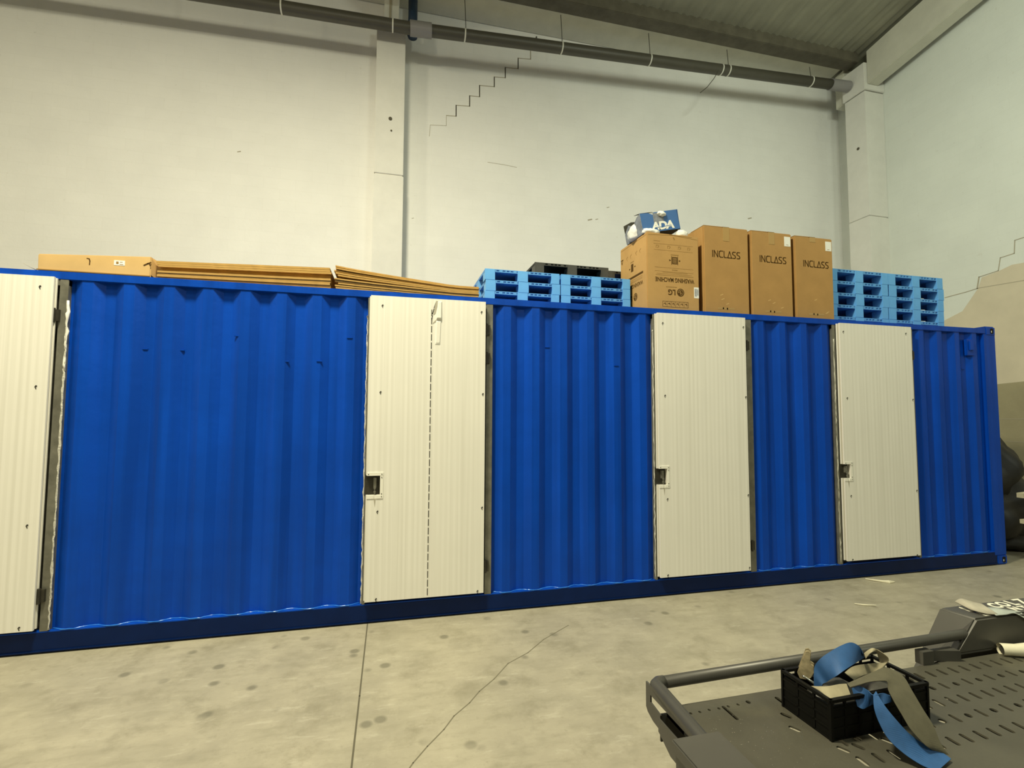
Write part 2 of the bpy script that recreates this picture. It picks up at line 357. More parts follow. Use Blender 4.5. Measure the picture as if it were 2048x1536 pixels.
# columns
def column(name, x0, x1, y0, y1, zj, ztop, label, holes, face):
    e = MB(); e.box(x0-0.006, x1+0.006, y0-0.006, y1, 0, zj-0.012).box(x0, x1, y0, y1, zj+0.012, ztop)
    e.box(x0+0.015, x1-0.015, y0+0.015, y1, zj-0.013, zj+0.013)
    o = struct(e.build(name, M_col, bevel=0.006), label)
    h = MB()
    for (a, b, r) in holes:
        if face == 'y': h.cyl((a, y0-0.012, b), r, 0.012, 'y', 14)
        else: h.cyl((x0-0.012, a, b), r, 0.012, 'x', 14)
    h.build('anchor_hole', M_crack, o)
    return o
column('column', 1.782, 2.293, 4.5, YB, 6.07, 9.0, 'white precast column against the middle of the back wall', [(2.048, 7.112, 0.032), (2.069, 6.89, 0.016)], 'y')
c2 = column('column', 12.16, RW, 3.86, 4.35, 6.10, 8.92, 'white precast column on the right wall near the corner', [(4.06, 7.7, 0.03)], 'x')
MB().box(12.13, RW, 3.83, 4.38, 8.935, 9.55).build('capital', M_col, c2, bevel=0.01)
# roof beams up the slope
def rafter(xa, xb, ya, yb, z0, s, h, label, name='roof_beam'):
    P = lambda x, y, dz: (x, y, z0+s*(ya-y)+dz)
    mb = MB().hexa([P(xa, yb, 0), P(xb, yb, 0), P(xb, ya, 0), P(xa, ya, 0), P(xa, yb, h), P(xb, yb, h), P(xb, ya, h), P(xa, ya, h)])
    return struct(mb.build(name, M_beam, bevel=0.012), label)
b1 = rafter(12.20, 12.50, 4.62, 4.38, 8.94, 0.14, 0.8, None)
b2 = rafter(12.20, 12.50, 3.83, -15.9, 9.055, 0.137, 0.75, 'pale concrete roof beam rising along the right wall')
b1['label'] = 'short end of the pale roof beam behind the corner column'
mb = MB().box(1.90, 2.17, 4.5, 4.98, 9.0, 9.80); struct(mb.build('column_head', M_col, bevel=0.01), 'notched head of the middle column above the pipe')
MB().box(1.99, 2.03, 4.485, 4.5, 9.0, 9.5).build('groove', M_crack_pale, bpy.data.objects['column_head'])
rafter(1.85, 2.22, 4.2, -15.9, 9.25, 0.13, 0.6, 'roof beam over the middle column')
# purlins across
def purlin(yc, label=None):
    z = roof_z(yc)+0.02
    P = lambda x: z + 0.012*(x-5)
    mb = MB().hexa([(-11, yc, z-0.37), (12.19, yc, P(12.2)-0.33), (12.19, yc+0.3, P(12.2)-0.33), (-11, yc+0.3, z-0.37),
                    (-11, yc, z), (12.19, yc, z), (12.19, yc+0.3, z-0.04), (-11, yc+0.3, z-0.04)])
    return struct(mb.build('roof_purlin', M_purlin, bevel=0.01), label)
g_ = MB().hexa([(-11, 4.31, 9.68), (12.15, 4.31, 9.80), (12.15, 4.985, 9.72), (-11, 4.985, 9.60), (-11, 4.31, 9.74), (12.15, 4.31, 9.86), (12.15, 4.985, 9.78), (-11, 4.985, 9.66)])
struct(g_.build('eave_board', M_beam), 'grey-green soffit board between the wall and the purlin')
purlin(4.0, 'weathered purlin with shade in its dark colour, running along above the pipe')
for y in (1.9, -0.3, -2.6, -5.0, -8.0, -11.0): purlin(y)

# ================================================================ PIPE
pp = [(-6.0, 8.40), (0.06, 8.60), (2.3, 8.66), (5.2, 8.83), (8.27, 9.0), (12.10, 9.22)]
PI_ = thing('drain_pipe', 'long grey pipe hung below the roof along the back wall', 'pipe', (3, 4.2, 8.7))
def loc(par, mbx):   # move a mesh builder into a parent's local space
    o = par.location; mbx.v = [(x-o.x, y-o.y, z-o.z) for x, y, z in mbx.v]; return mbx
def pz(x):
    for (a, za), (b, zb) in zip(pp, pp[1:]):
        if a <= x <= b: return za+(zb-za)*(x-a)/(b-a)
    return pp[-1][1]
loc(PI_, MB().tube([(x, 4.2, z) for x, z in pp], 0.105, 24)).build('pipe_run', M_pipe, PI_, smooth=True)
loc(PI_, MB().tube([(2.36, 4.2, pz(2.36)), (2.74, 4.2, pz(2.74))], 0.128, 24)).build('coupling', M_pipe2, PI_, smooth=False)
loc(PI_, MB().tube([(11.6, 4.2, pz(11.6)), (12.10, 4.2, pz(12.1))], 0.118, 24)).build('coupling', M_pipe2, PI_)
for x in (0.238, 2.061, 3.348, 5.225, 7.107, 8.773, 8.944, 11.062, -2.0, -4.0):
    z = pz(x); ring = loc(PI_, MB().tube([(x-0.012, 4.2, z), (x+0.012, 4.2, z)], 0.112, 24)).build('clamp_ring', M_white, PI_)
    if x not in (2.061, 8.773):
        loc(PI_, MB().tube([(x+0.02, 4.2, z+0.1), (x-0.01, 4.2, roof_z(4.2)-0.36)], 0.007, 6)).build('hanger_rod', M_pipe, PI_)
wire = MB().tube([(8.65, 4.1, 8.93), (8.55, 4.12, 8.75), (8.40, 4.15, 8.55), (8.27, 4.2, 8.44)], 0.008, 6).build('wire', M_pipe)
tag(wire, 'loose wire end dangling from the grey roof pipe', 'wire')
dp = thing('downpipe', 'short dark blue downpipe beside the head of the middle column', 'pipe', (2.42, 4.62, 9.0))
loc(dp, MB().tube([(2.42, 4.62, 8.82), (2.42, 4.62, 9.62)], 0.085, 20)).build('pipe_run', M_bluecap, dp, smooth=True)
loc(dp, MB().tube([(2.42, 4.62, 8.86), (2.42, 4.62, 8.94)], 0.10, 20)).build('collar', M_pipe, dp)
for x in (4.95, 5.6):
    o = MB().box(x-0.012, x+0.012, 4.95, YB, 9.38, 9.60).build('wall_bracket', M_pipe); tag(o, 'small dark bracket on the wall above the pipe, %s of two' % ('left' if x < 5 else 'right'), 'bracket', 'wall brackets')

# ================================================================ SHIPPING CONTAINER
XL, XR, H, RZ = -2.81, 9.381, 2.842, 2.79
BX = thing('shipping_container', 'long bright blue corrugated shipping container with white panel doors', 'shipping container', (0, 0, 0))
PT = 0.278; DEP = 0.038
def corr(x0, x1, z0, z1, yf=0.004, off=0.0, sgn=1, axis='x'):
    # trapezoid profile: inner flat centred on k*pitch
    pts = []
    k = math.floor(x0/PT)-1
    while k*PT < x1+PT:
        c = k*PT
        pts += [(c-0.103, 0), (c-0.035, DEP), (c+0.035, DEP), (c+0.103, 0)]
        k += 1
    def yat(x):
        for (a, ya), (b, yb) in zip(pts, pts[1:]):
            if a <= x <= b: return ya+(yb-ya)*(x-a)/(b-a) if b > a else ya
        return 0
    prof = [(x0, yat(x0))]+[p for p in pts if x0 < p[0] < x1]+[(x1, yat(x1))]
    mb = MB(); n = len(prof); vs = []
    for z in (z0, z1):
        for t in (0, 0.004):
            for x, y in prof:
                yy = yf+sgn*(y+t); vs.append((x, yy, z) if axis == 'x' else (yy, x, z))
    fs = []
    for i in range(n-1):
        fs += [(i, i+1, 2*n+i+1, 2*n+i), (n+i+1, n+i, 3*n+i, 3*n+i+1), (2*n+i, 2*n+i+1, 3*n+i+1, 3*n+i), (i+1, i, n+i, n+i+1)]
    fs += [(0, 2*n, 3*n, n), (n-1, 2*n-1, 4*n-1, 3*n-1)]
    return mb.add(vs, fs)
ZB, ZT = 0.158, 2.782
secs = [(-2.63, -1.43, 'S0'), (-0.262, 1.948, 'S1'), (3.060, 4.700, 'S2'), (5.858, 6.918, 'S3'), (8.062, 9.19, 'S4')]
M_bead = mat('weld_highlight_blue', (0.02, 0.16, 0.62), 0.16, spec=0.6)  # weld line in lighter blue, painting in the highlight along the lit ledge
def prof_y(x):
    d = abs((x/PT+0.5) % 1-0.5)*PT
    return DEP if d < 0.035 else (0 if d > 0.103 else DEP*(0.103-d)/0.068)
for a, b, n in secs:
    sp = corr(a, b, ZB, ZT).build('side_panel', M_blue, BX)
    rb_ = random.Random(int(a*100)+7); path = []; x = a+0.01
    while x < b-0.01: path.append((x, 0.001+prof_y(x)-0.001, ZB+0.0035+rb_.uniform(-0.001, 0.0015))); x += 0.024
    MB().tube(path, [rb_.uniform(0.0035, 0.0065) for _ in path], 6).build('weld_bead', M_bead, sp, smooth=True)
corr(XL+0.18, XR-0.17, ZB, ZT, yf=2.434, sgn=-1).build('rear_side_panel', M_blue, BX)
corr(0.16, 2.28, ZB, ZT, yf=XR-0.01, sgn=-1, axis='y').build('end_panel', M_blue, BX)
corr(0.16, 2.28, ZB, ZT, yf=XL+0.01, sgn=1, axis='y').build('end_panel', M_blue, BX)
MB().box(XL+0.16, XR-0.16, -0.002, 0.06, 2.780, H).build('top_rail', M_blue, BX, bevel=0.004)
MB().box(XL+0.16, XR-0.16, 2.378, 2.438, 2.780, H).build('top_rail', M_blue, BX, bevel=0.004)
MB().box(XL+0.16, XR-0.16, 0.001, 0.055, 0.150, 0.1585).build('rail_ledge', M_blue, BX)
mb = MB().box(XL+0.16, XR-0.16, 0.0, 0.048, 0.012, 0.150).box(XL+0.16, XR-0.16, -0.010, 0.02, 0.012, 0.024)
mb.build('bottom_rail', M_navy, BX, bevel=0.002)
MB().box(XL+0.16, XR-0.16, 2.39, 2.438, 0.012, 0.158).build('bottom_rail', M_blue, BX, bevel=0.002)
MB().box(XL+0.02, XR-0.02, 0.058, 2.38, 2.755, RZ).build('roof_panel', M_blue, BX)
MB().box(XL+0.05, XR-0.05, 0.046, 2.39, 0.10, 0.15).build('floor_deck', M_darkst, BX)
def casting(xa, xb, ya, yb, z0, z1, holes=True):
    o = MB().box(xa, xb, ya, yb, z0, z1).build('corner_casting', M_blue, BX, bevel=0.014, segs=3)
    if holes:
        xc, zc = (xa+xb)/2+0.02, (z0+z1)/2
        poly = [(xc+0.026*math.cos(t), zc+(0.022 if abs(math.sin(t)) > 0 else 0)*math.copysign(1, math.sin(t))+0.012*math.sin(t)) for t in [2*PI*i/20+0.01 for i in range(20)]]
        MB().prism(poly, ya-0.0015, ya+0.01, 'xz').build('casting_hole', M_vblack, o)
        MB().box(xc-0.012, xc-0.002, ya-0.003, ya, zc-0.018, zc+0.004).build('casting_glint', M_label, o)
for (xa, xb) in ((XR-0.165, XR), (XL, XL+0.165)):
    casting(xa, xb, -0.006, 0.156, 2.757, 2.872); casting(xa, xb, -0.006, 0.156, 0.0, 0.118)
    casting(xa, xb, 2.282, 2.444, 2.757, 2.872, False); casting(xa, xb, 2.282, 2.444, 0.0, 0.118, False)
    MB().box((xa+0.006) if xa < 0 else xa-0.035, xb-0.004 if xa > 0 else xb+0.03, -0.001, 0.165, 0.11, 2.78).build('corner_post', M_blue, BX, bevel=0.006)
    MB().box(xa+0.006, xb-0.004, 2.39, 2.438, 0.11, 2.765).build('corner_post', M_blue, BX, bevel=0.006)
# sloping gusset from rail to casting, lashing box, dent marks
MB().prism([(XR-0.38, 2.835), (XR-0.16, 2.835), (XR-0.16, 2.871)], 0.0, 0.055, 'xz').build('gusset', M_blue, BX)
mb = MB().box(8.90, 9.02, -0.004, 0.03, 2.50, 2.70); lb = mb.build('lashing_recess', M_blue, BX, bevel=0.006)
MB().box(8.925, 8.995, -0.02, 0.0, 2.56, 2.68).build('lashing_ring', M_blue, lb, bevel=0.008)
for (x, z) in ((0.03+0.22, 2.27), (0.51, 2.27), (0.92, 2.40), (1.30, 2.20), (1.56, 2.21), (1.80, 2.42), (8.88, 2.34), (3.6, 2.41), (4.30, 2.25)):
    py = 0.004+prof_y(x)
    MB().box(x-0.024, x+0.024, py-0.006, py+0.003, z-0.007, z+0.007).build('weld_tab', M_blue, BX, bevel=0.003)

def foam(x, z0, z1, seed, wd=0.0065, wob=0.006, y=0.0):
    rnd = random.Random(seed); mb = MB(); z = z0; path = []; rr = []
    while z < z1:
        path.append((x+rnd.uniform(-wob, wob)*0.6, y+rnd.uniform(-0.003, 0.004), z)); rr.append(max(0.003, wd*rnd.uniform(0.25, 1.1))); z += rnd.uniform(0.018, 0.05)
    path.append((x, y, z1)); rr.append(0.006)
    return mb.tube(path, rr, 8)
def door(x0, x1, z0, z1, fl, fr, foam_side, label, lock, hinges, screws, seed, dash=False):
    """leaf with a side notch for the latch; steel jamb posts; foam bead along the cut edge"""
    yf, yb = -0.05, -0.008
    e = bpy.data.objects.new('door', None); C.objects.link(e); e.parent = BX; e.empty_display_size = 0.1; e['label'] = label
    if lock:
        lx, lz0, lz1 = lock
        poly = [(x0, z0), (x1, z0), (x1, z1), (x0, z1), (x0, lz1), (lx, lz1), (lx, lz0), (x0, lz0)]
    else: poly = [(x0, z0), (x1, z0), (x1, z1), (x0, z1)]
    MB().prism(poly, yf, yf+0.018, 'xz').build('leaf', M_door, e)
    ix = 0.010   # second skin, set back, so the edge reads as two thin lips
    p2 = [(x0-ix, z0+0.004), (x1+0.003, z0+0.004), (x1+0.003, z1-0.004), (x0-ix, z1-0.004)]
    if lock: p2 += [(x0-ix, lz1), (lx, lz1), (lx, lz0), (x0-ix, lz0)]
    MB().prism(p2, yb-0.012, yb, 'xz').build('inner_skin', M_door, e)
    p3 = [(x0+0.006, z0+0.006), (x1-0.004, z0+0.006), (x1-0.004, z1-0.006), (x0+0.006, z1-0.006)]
    if lock: p3 += [(x0+0.006, lz1-0.002), (lx, lz1-0.002), (lx, lz0+0.002), (x0+0.006, lz0+0.002)]
    MB().prism(p3, yf+0.018, yb-0.012, 'xz').build('core', M_stain, e)
    fr_o = MB()
    if fl: fr_o.box(fl[0], fl[1], 0.0, 0.045, ZB, ZT)
    if fr: fr_o.box(fr[0], fr[1], 0.0, 0.045, ZB, ZT)
    fr_o.box((fl or fr)[0] if fl else x0, (fr or fl)[1] if fr else x1, 0.004, 0.045, 2.735, ZT)
    fr_o.build('jamb', M_steel, e, bevel=0.002)
    MB().box(x0, x1, 0.05, 0.06, ZB, ZT).build('backing_sheet', M_darkst, e)
    for sx in foam_side: plabel(foam(sx, ZB+0.01, 2.62, seed).build('foam_bead', M_foam, e, smooth=True), 'lumpy white foam along the cut edge'); seed += 1
    for (hx, hz) in hinges:
        h = MB().box(hx-0.035, hx+0.012, -0.022, 0.002, hz-0.045, hz+0.045).cyl((hx-0.02, -0.024, hz-0.055), 0.011, 0.11, 'z', 12)
        h.build('hinge', M_darkst, e)
    for (sx, sz) in screws:
        MB().cyl((sx, yf-0.004, sz), 0.006, 0.006, 'y', 8).stroke([(sx-0.008, sz-0.004), (sx, sz-0.022)], 0.005, yf, 0.001).build('screw', M_darkst, e)
    if lock:
        t = 0.028; xo = lx+0.026
        mb = MB().box(x0+0.0, xo, yf-0.004, yf, lz1, lz1+t).box(lx, xo, yf-0.003, yf, lz0, lz1)
        mb.box(x0, x0+(lx-x0)*0.52, yf-0.004, yf, lz0-t, lz0).box(x0+(lx-x0)*0.70, xo, yf-0.004, yf, lz0-t, lz0)
        tr = mb.build('lock_trim', M_trim, e)
        for (ax, az) in ((x0+0.012, lz1+0.012), (xo-0.012, lz1+0.012), (xo-0.012, lz1-0.015), (xo-0.012, lz0+0.012), (xo-0.012, lz0-0.012)): MB().cyl((ax, yf-0.006, az), 0.004, 0.003, 'y', 8).build('trim_screw', M_darkst, e)
        bx = x0+(lx-x0)*0.60
        mb = MB().box(x0-0.02, lx+0.01, -0.004, 0.0, lz0-0.01, lz1+0.01).build('latch_plate', M_darkst, e)
        mb = MB().cyl((bx, -0.035, lz0-0.06), 0.006, 0.13, 'z', 10).box(bx-0.012, bx+0.012, -0.028, -0.004, lz0+0.06, lz1-0.02).cyl((bx, -0.035, lz0+0.05), 0.010, 0.012, 'z', 10).cyl((bx, -0.035, lz0+0.02), 0.010, 0.014, 'z', 10)
        mb.build('latch_bolt', M_steel, e)
        MB().prism([(bx-0.008, lz0-t), (bx+0.010, lz0-t), (bx+0.004, lz0-t-0.075)], yf-0.0008, yf, 'xz').build('grime_streak', M_stain, e)
    if dash:
        mb = MB(); z = 0.21; i = 0
        while z < 2.66:
            mb.box(2.487+0.003*(z/2.6)-0.0035+0.004, 2.487+0.003*(z/2.6)+0.004+0.0035, yf-0.0012, yf, z, z+0.058); z += 0.0735
        for (a, b) in (((2.494, 2.60), (2.500, 2.64)), ((2.501, 2.655), (2.512, 2.70)), ((2.514, 2.71), (2.528, 2.755))): mb.stroke([a, b], 0.007, yf, 0.0012)
        plabel(mb.build('dashed_seam', M_darkst, e), 'dashed black line down the middle of the door')
        mb = MB().prism([(2.515, 2.70), (2.530, 2.775), (2.548, 2.772), (2.540, 2.72), (2.525, 2.66), (2.508, 2.645)], yf-0.002, yf, 'xz')
        mb.prism([(2.503, 2.565), (2.53, 2.585), (2.55, 2.605), (2.546, 2.612), (2.525, 2.598), (2.505, 2.575)], yf-0.0015, yf, 'xz')
        plabel(mb.build('torn_skin_shadow', M_stain, e), 'torn and dented strip near the top of the door')
        mb = MB().hexa([(2.535, yf-0.001, 2.60), (2.585, yf-0.001, 2.60), (2.585, yf, 2.77), (2.545, yf, 2.77), (2.540, yf-0.014, 2.62), (2.575, yf-0.016, 2.62), (2.575, yf-0.008, 2.765), (2.552, yf-0.008, 2.765)])
        mb.hexa([(2.525, yf-0.001, 2.38), (2.572, yf-0.001, 2.38), (2.580, yf, 2.60), (2.53, yf, 2.60), (2.535, yf-0.005, 2.40), (2.565, yf-0.006, 2.40), (2.572, yf-0.005, 2.585), (2.54, yf-0.005, 2.585)])
        plabel(mb.build('bent_skin', M_door, e, bevel=0.002), 'crumpled flap of white skin')
    return e
door(-1.38, -0.330, 0.185, 2.788, None, (-0.318, -0.262), [-0.262, -0.258], 'white door at the left end of the container, cut by the frame',
     None, [(-0.315, 2.50), (-0.300, 0.42)], [(-0.413, 2.709), (-0.40, 1.959), (-0.40, 0.943), (-0.41, 0.218)], 11)
door(1.972, 2.982, 0.192, 2.792, (1.948, 1.972), (3.000, 3.060), [1.944], 'widest white door with a dashed seam and a dented top',
     (2.079, 1.075, 1.240), [(3.02, 2.54), (3.02, 2.28), (3.02, 0.41)], [(2.071, 2.709), (2.945, 2.699), (2.069, 1.955), (2.963, 1.951), (2.964, 0.938), (2.93, 0.213), (2.064, 0.941), (2.067, 0.215)], 21, True)
door(4.724, 5.746, 0.192, 2.788, (4.698, 4.722), (5.790, 5.858), [4.697], 'white striped door under the cardboard boxes',
     (4.808, 1.082, 1.240), [(5.80, 2.50), (5.81, 0.43)], [(4.783, 2.688), (5.722, 2.691), (4.799, 1.962), (5.733, 1.959), (5.735, 0.953), (4.811, 0.946), (4.805, 0.215), (5.731, 0.224)], 31)
door(6.965, 7.982, 0.204, 2.795, (6.912, 6.955), (8.030, 8.062), [6.928], 'rightmost white door under the right blue pallets',
     (7.045, 1.087, 1.240), [(8.04, 2.47)], [(7.012, 2.702), (7.902, 2.719), (7.035, 1.965), (7.965, 1.959), (7.965, 0.928), (7.04, 0.90), (7.031, 0.22), (7.929, 0.212)], 41)

M_foamw = mat('fresh_foam', (0.85, 0.83, 0.76), 0.7)
plabel(foam(-0.258, 2.08, 2.62, 77, 0.013, 0.009).build('foam_bead', M_foamw, BX, smooth=True), 'thick bright white foam near the top of the leftmost door jamb')

# ================================================================ THINGS ON THE CONTAINER ROOF
def box_thing(name, label, cat, x0, x1, y0, y1, z0, z1, material, group=None, pname='carton', bevel=0.006):
    t = thing(name, label, cat, ((x0+x1)/2, (y0+y1)/2, z0), group)
    loc(t, MB().box(x0, x1, y0, y1, z0, z1)).build(pname, material, t, bevel=bevel)
    return t
def padd(t, mbx, name, material, label=None, **k):
    o = loc(t, mbx).build(name, material, t, **k)
    if label: o['label'] = label
    return o
# flat long carton at the left
t = thing('cardboard_box', 'long flat closed cardboard box with a small white label, left end of the container roof', 'box', (-0.14, 0.5, RZ))
padd(t, MB().hexa([(-0.525, 0.10, RZ), (0.238, 0.10, RZ), (0.238, 0.85, RZ), (-0.525, 0.85, RZ), (-0.530, 0.10, 2.996), (0.238, 0.10, 3.034), (0.238, 0.85, 3.034), (-0.530, 0.85, 2.996)]), 'carton', M_card2, bevel=0.006)
padd(t, MB().box(-0.02+0.0, 0.055, 0.0985, 0.10, 2.945, 2.985), 'shipping_label', M_label, 'small white printed label')
padd(t, MB().box(-0.005, 0.012, 0.0978, 0.0985, 2.955, 2.975).box(0.018, 0.045, 0.0978, 0.0985, 2.952, 2.956).box(0.02, 0.04, 0.0978, 0.0985, 2.97, 2.974), 'label_print', M_ink2)
mbx = MB(); mbx.stroke([(-0.205, 2.985), (-0.190, 2.982), (-0.185, 2.965), (-0.186, 2.935)], 0.007, 0.10, 0.001); padd(t, mbx, 'hand_hole_flap', M_ink)
padd(t, MB().box(-0.53, 0.236, 0.092, 0.10, 2.868, 2.876), 'bottom_crease', M_ink2)
mbx = MB(); mbx.stroke([(0.19, 2.96), (0.215, 2.975), (0.236, 2.985)], 0.010, 0.10, 0.002); mbx.stroke([(0.225, 2.975), (0.236, 2.955)], 0.006, 0.10, 0.002); padd(t, mbx, 'corner_tear', M_ink)
mbx = MB().hexa([(0.238, 0.10, 2.88), (0.262, 0.13, 2.86), (0.262, 0.5, 2.86), (0.238, 0.5, 2.88), (0.238, 0.10, 3.03), (0.262, 0.13, 2.975), (0.262, 0.5, 2.985), (0.238, 0.5, 3.03)])
padd(t, mbx, 'end_flap', M_card, bevel=0.004)
o = MB().ribbon([((-0.640, 0.30, 2.914), (-0.625, 0.34, 2.900)), ((-0.69, 0.30, 2.935), (-0.68, 0.34, 2.925)), ((-0.745, 0.30, 2.963), (-0.742, 0.34, 2.958))], 0.004).build('plastic_strip', M_stain)
o2 = o; tag(o, 'thin grey strip sticking up at the left end of the container roof', 'strip')
MBx = MB().box(-0.66, -0.58, 0.28, 0.36, RZ, 2.80); 
MB().hexa([(-0.66, 0.29, RZ), (-0.60, 0.29, RZ), (-0.60, 0.35, RZ), (-0.66, 0.35, RZ), (-0.645, 0.30, 2.915), (-0.620, 0.30, 2.905), (-0.620, 0.345, 2.90), (-0.645, 0.345, 2.905)]).build('strip_base', M_stain, o)

# flattened cardboard sheets: two stacks
def sheet(x0, x1, y0, y1, zl, zr, th_l, th_r, kink, idx, stack, lab, grp, nseg=14):
    mb = MB(); vs = []; n = nseg+1
    for j in range(n):
        u = j/nseg; x = x0+(x1-x0)*u
        zc = zl+(zr-zl)*kink(u); th = th_l+(th_r-th_l)*kink(u)
        for y in (y0, y1):
            vs += [(x, y, zc), (x, y, zc+th)]
    fs = [(0, 2, 3, 1), (4*(n-1), 4*(n-1)+1, 4*(n-1)+3, 4*(n-1)+2)]
    for j in range(nseg):
        a = 4*j; b = a+4
        fs += [(a, a+1, b+1, b), (a+2, b+2, b+3, a+3), (a+1, a+3, b+3, b+1), (a, b, b+2, a+2)]
    mb.add(vs, fs); o = mb.build('cardboard_sheet', M_edge, loc=((x0+x1)/2, y0, zl)); return tag(o, lab, 'cardboard', grp)
ORD = ['lowest', 'second', 'third', 'fourth', 'fifth', 'sixth', 'seventh', 'eighth', 'ninth', 'tenth', 'eleventh', 'twelfth', 'thirteenth', 'fourteenth', 'fifteenth', 'sixteenth']
rnd = random.Random(3)
NA = 13
for i in range(NA):
    inset = rnd.uniform(0.0, 0.012) + (0.035 if i in (8, 9) else 0)
    zl0 = RZ+0.0165*i; zr0 = RZ+0.0200*i
    xa = 0.275+rnd.uniform(0, 0.02); xb = 1.634-rnd.uniform(0, 0.02)+(0.0 if i < NA-1 else -0.02)
    lab = 'flattened cardboard box in the left stack, %s' % ('topmost' if i == NA-1 else ('lowest' if i == 0 else ORD[i]+' from the bottom'))
    sheet(xa, xb, 0.085+inset, 0.75+inset, zl0, zr0, 0.0150, 0.0172, lambda u: u, i, 'A', lab, 'flattened boxes in the left stack')
NB = 14
for i in range(NB):
    lift = (i/(NB-1))**1.3
    lab = 'flattened cardboard box in the fanned right stack, %s' % ('topmost' if i == NB-1 else ('lowest' if i == 0 else ORD[i]+' from the bottom'))
    zl0 = RZ + 0.0195*i+0.018*lift*(i > 8); zr0 = RZ+0.0125*i
    xa = 1.640+rnd.uniform(0, 0.025)+(0.02 if i % 3 == 0 else 0); xb = 2.945-rnd.uniform(0.0, 0.01)-(0.05*(NB-1-i)/NB)*0
    sheet(xa, xb, 0.085+rnd.uniform(0, 0.012), 0.78, zl0, zr0, 0.0125, 0.0115, lambda u: min(1, u/0.82)**0.85, i, 'B', lab, 'flattened boxes in the right stack')

# ---------------------------------------------------------------- pallets
def make_pallet(name, W, D, Hh, mdeck, mleg, mlip):
    t = thing(name, '', 'pallet', (0, 0, 0))
    dk = 0.030; lo = Hh-dk
    MB().box(0.004, W-0.004, 0.006, D, lo+0.004, Hh).build('deck', mdeck, t)
    mb = MB()
    # lip along the front with a row of dark slots between thin webs
    mb.box(0, W, 0, 0.006, Hh-0.008, Hh); mb.box(0, W, 0, 0.006, lo, lo+0.007)
    x = 0.0; k = 0
    while x < W:
        wv = 0.012 if k % 3 else 0.035
        mb.box(x, min(W, x+wv), 0, 0.006, lo+0.007, Hh-0.008); x += wv+0.030; k += 1
    for yy in (0.1*i for i in range(1, int(D/0.1))): mb.box(0.01, W-0.01, yy, yy+0.012, lo-0.008, lo+0.003) if False else None
    mb.build('lip', mlip, t)
    MB().box(0.01, W-0.01, D-0.012, D-0.004, 0.012, lo+0.003).build('rear_blocker', mdeck, t)  # made-up board closing the back so the openings stay dark
    MB().box(W-0.022, W-0.014, 0.14, D-0.14, 0.012, lo+0.003).build('side_blocker', mdeck, t)  # added plate that stops light showing through the side openings
    for bi, (bx, bw) in enumerate(((0.0, 0.105), (W/2-0.055, 0.11), (W-0.09, 0.09))):
        for (by, bd) in ((0.0, 0.13), (D/2-0.08, 0.16), (D-0.13, 0.13)):
            tp = 0.006
            leg = MB().hexa([(bx+tp, by+tp*0.3, 0), (bx+bw-tp, by+tp*0.3, 0), (bx+bw-tp, by+bd, 0), (bx+tp, by+bd, 0),
                             (bx, by, Hh-0.001 if by == 0 else lo+0.003), (bx+bw, by, Hh-0.001 if by == 0 else lo+0.003), (bx+bw, by+bd, lo+0.003), (bx, by+bd, lo+0.003)])
            if by == 0: leg = MB().box(bx, bx+bw, -0.004, 0.006, 0.0, Hh-0.0005).box(bx+0.004, bx+bw-0.004, 0.006, bd, 0, lo+0.003)
            leg.build('foot', mleg, t, bevel=0.002)
    return t
def dup(root):
    r = root.copy(); C.objects.link(r)
    for ch in list(root.children):
        c = ch.copy(); C.objects.link(c); c.parent = r
        for g in ch.children:
            d = g.copy(); C.objects.link(d); d.parent = c
    return r
PH = 0.1125
proto = make_pallet('blue_pallet', 0.795, 0.90, PH, M_lblue2, M_lblue, M_lblue3)
first = True
LV = ['lowest', 'second from bottom', 'third from bottom', 'fourth from bottom', 'topmost']
for si, (x, y, z0) in enumerate(((3.058, 0.40, RZ), (3.868, 0.40, RZ))):
    for k in range(4):
        t = proto if first else dup(proto); first = False
        t.location = (x+random.Random(si*9+k).uniform(-0.006, 0.006), y, z0+k*PH)
        lv = 'topmost' if k == 3 else LV[k]
        t['label'] = 'light blue pallet, %s of the stack %s' % (lv, ('right of the flat cardboard', 'left of the washing machine box')[si])
        t['group'] = 'blue pallets left of the boxes'
for si, (x, y) in enumerate(((7.105, 0.20), (7.985, 0.20))):
    for k in range(5):
        t = dup(proto); rr = random.Random(50+si*9+k)
        t.location = (x+rr.uniform(-0.012, 0.012), y, RZ+k*0.1412); t.scale = (0.870/0.795, 1.0, 0.1408/PH)
        lv = 'topmost' if k == 4 else LV[k]
        t['label'] = 'light blue pallet, %s of the stack %s' % (lv, ('beside the rightmost carton', 'nearest the container right end')[si])
        t['group'] = 'blue pallets right of the boxes'
# paper handling shapes on top-left pallet opening (scuffed printed panel) and white scraps
bp = make_pallet('black_pallet', 0.865, 0.75, 0.178, M_vblack, M_black, M_black)
bp.location = (3.645, 0.62, RZ+4*PH+0.001); bp['label'] = 'black plastic pallet on top of the left blue pallets, its left end free'; bp['group'] = 'black pallets on the blue ones'
b2p = dup(bp); b2p.location = (4.528, 0.715, RZ+4*PH+0.001); b2p['label'] = 'black plastic pallet partly hidden behind the washing machine box'
for p_ in (bp, b2p): p_['category'] = 'pallet'
for i, (x, y, z) in enumerate(((8.52, 0.215, RZ+0.0), (8.52, 0.215, RZ+0.1412), (8.51, 0.215, RZ+0.2824))):
    o = MB().box(x-0.05, x+0.05, y, y+0.05, z+0.1415, z+0.152).build('paper_scrap', M_label); o.location = (0, 0, 0)
    tag(o, 'white paper scrap in the right pallet stack, %s of three' % ('lowest', 'middle', 'highest')[i], 'paper', 'paper scraps in the pallets')

